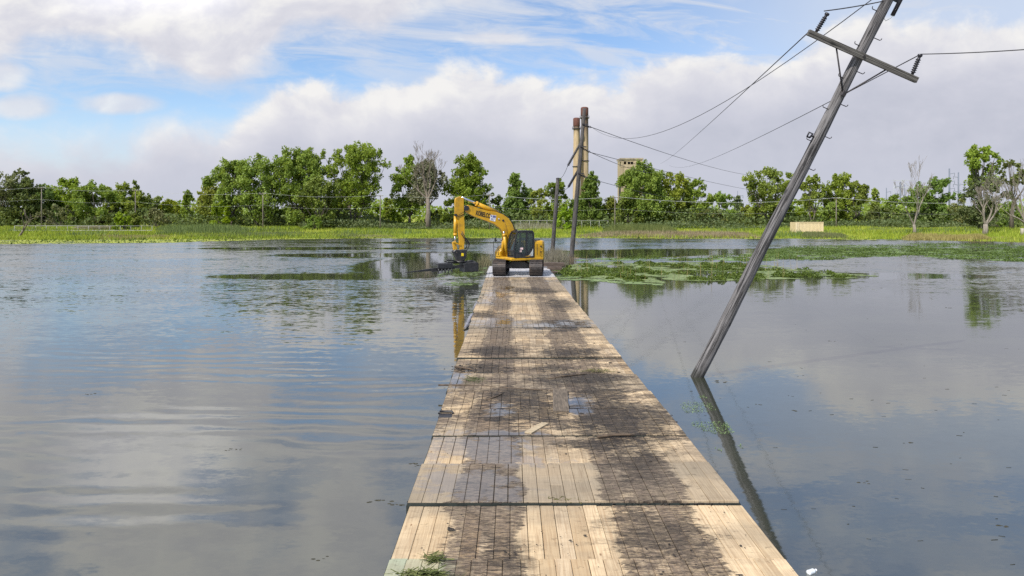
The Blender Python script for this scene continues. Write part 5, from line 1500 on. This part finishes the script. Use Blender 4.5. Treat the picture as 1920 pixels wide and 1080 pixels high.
# right
T(1440,315,94,163,'mid','spreading tree directly left of the leaning pole',lift=.22,shape='fan',stems=2)
T(1470,372,56,172,'dark','dark tree behind the leaning pole',lift=.04,shape='bush')
T(1523,326,54,165,'mid','slim stemmed tree above the beige container',lift=.30,stems=2,dens=.9)
T(1505,372,70,174,'lime','light green thicket behind the beige container','shrub',lift=.03,shape='bush',name='shrub')
T(1576,320,68,164,'mid','two peaked tall tree right of the container',lift=.10)
T(1605,338,52,162,'dark','dark tree merged with the two peaked tree',lift=.05,dens=1.2)
T(1560,380,46,160,'mid','shrub in front of the two peaked tree','shrub',lift=.03,shape='bush',name='shrub')
T(1641,352,38,168,'mid','small pointed tree right of the container pole',lift=.05,shape='point')
T(1676,366,42,168,'mid','low tree left of the white dead tree',lift=.04)
T(1650,388,60,160,'olive','olive shrub right of the container pole','shrub',lift=.02,shape='bush',name='shrub')
T(1720,346,56,162,'dark','dark tree directly behind the white dead tree',lift=.05)
T(1758,334,66,164,'dark','twin topped dark green tree left of the transmission masts',lift=.05,shape='fan')
T(1802,372,40,158,'olive','thin tree under the transmission masts',lift=.12,sparse=.3)
T(1785,392,50,166,'lime','yellow green shrub gap below the transmission masts','shrub',lift=.03,shape='bush',name='shrub')
dead_tree(1714,322,126,'white barked dead tree standing alone on the right bank',M_pbark,[(-.32,0,1,.31),(.42,.1,1,.32),(.06,-.1,1,.34)],.27,5,11,.016,.16,.42)
T(1840,270,68,134,'mid','tall narrow crowned tree rising above the bare limbs at right',lift=.50,shape='oval',dens=1.1,base_r=.5)
T(1840,330,84,131,'under','shaded dying crown below the tall narrow crown at right',lift=.16,dens=1.0,sparse=.15,size=.24)
dead_tree(1846,318,122,'large forked dead tree with pale bare limbs at the right',M_pbark,[(-.75,-.1,1,.24),(.55,0,1,.28),(-.2,.1,1,.27),(.95,-.1,.8,.22)],.42,5,23,.016,.16,.5)
T(1897,298,62,136,'olive','sparse topped tree at the right frame edge',lift=.45,sparse=.35,base_r=.35)
dead_tree(1925,290,124,'bare pale dead tree cut by the right frame edge',M_pbark,[(-.6,-.1,1,.28),(-.15,.1,1,.32),(.4,0,1,.26),(-.9,0,.55,.24)],.36,5,31,.016,.14,.45)
T(1880,378,110,148,'dark','dark thicket behind the bare trees at the right frame edge','shrub',lift=.02,shape='bush',name='shrub')
random.seed(5)
# dead branch lying at left
e=empty('dead_branch',((42-CX)*120/F,120,float(ground_z((42-CX)*120/F,120))),'bare dead branch sticking out of the grass at far left','branch')
mb=MB(); branchy(mb,Vector((-.9,0,-.2)),(1,0,.75),2.6,.22,3,.7,.1,(2,3),.03); mb.build('branch',M_gbark,e)
# undergrowth and the mass of far wood behind
def mass(name,px0,px1,Y0,Y1,n,h0,h1,leaf,label,cat,size=.35,scale=.06,seed=2):
    Y=rng.uniform(Y0,Y1,n); px=rng.uniform(px0,px1,n); x=(px-CX)*Y/F
    hh=h0+(h1-h0)*np.clip(patchy(x,Y,scale,seed)*1.1+.5,0,1)
    z=ground_z(x,Y)+hh*rng.uniform(0,1,n)**.75
    o=mesh_np(name,quads(np.stack([x,Y,z],1),rng.uniform(.6,1.3,n)*size),4,LV[leaf]); return tag(o,label,cat,kind='stuff')
mass('undergrowth',-60,1990,158,174,26000,1.0,4.6,'under','dark tangled undergrowth along the foot of the trees','undergrowth')
mass('undergrowth',560,960,150,158,4200,.4,2.2,'under','shaded weeds below the cottonwoods and dead tree','undergrowth',.25)
mass('undergrowth',1130,1900,150,158,7000,.4,2.6,'under','shaded weeds below the right hand trees','undergrowth',.25)
mass('far_woods',-80,2000,205,235,26000,3.0,8.5,'mid','distant woods filling the gaps behind the bank trees','woods',.55,.035,9)
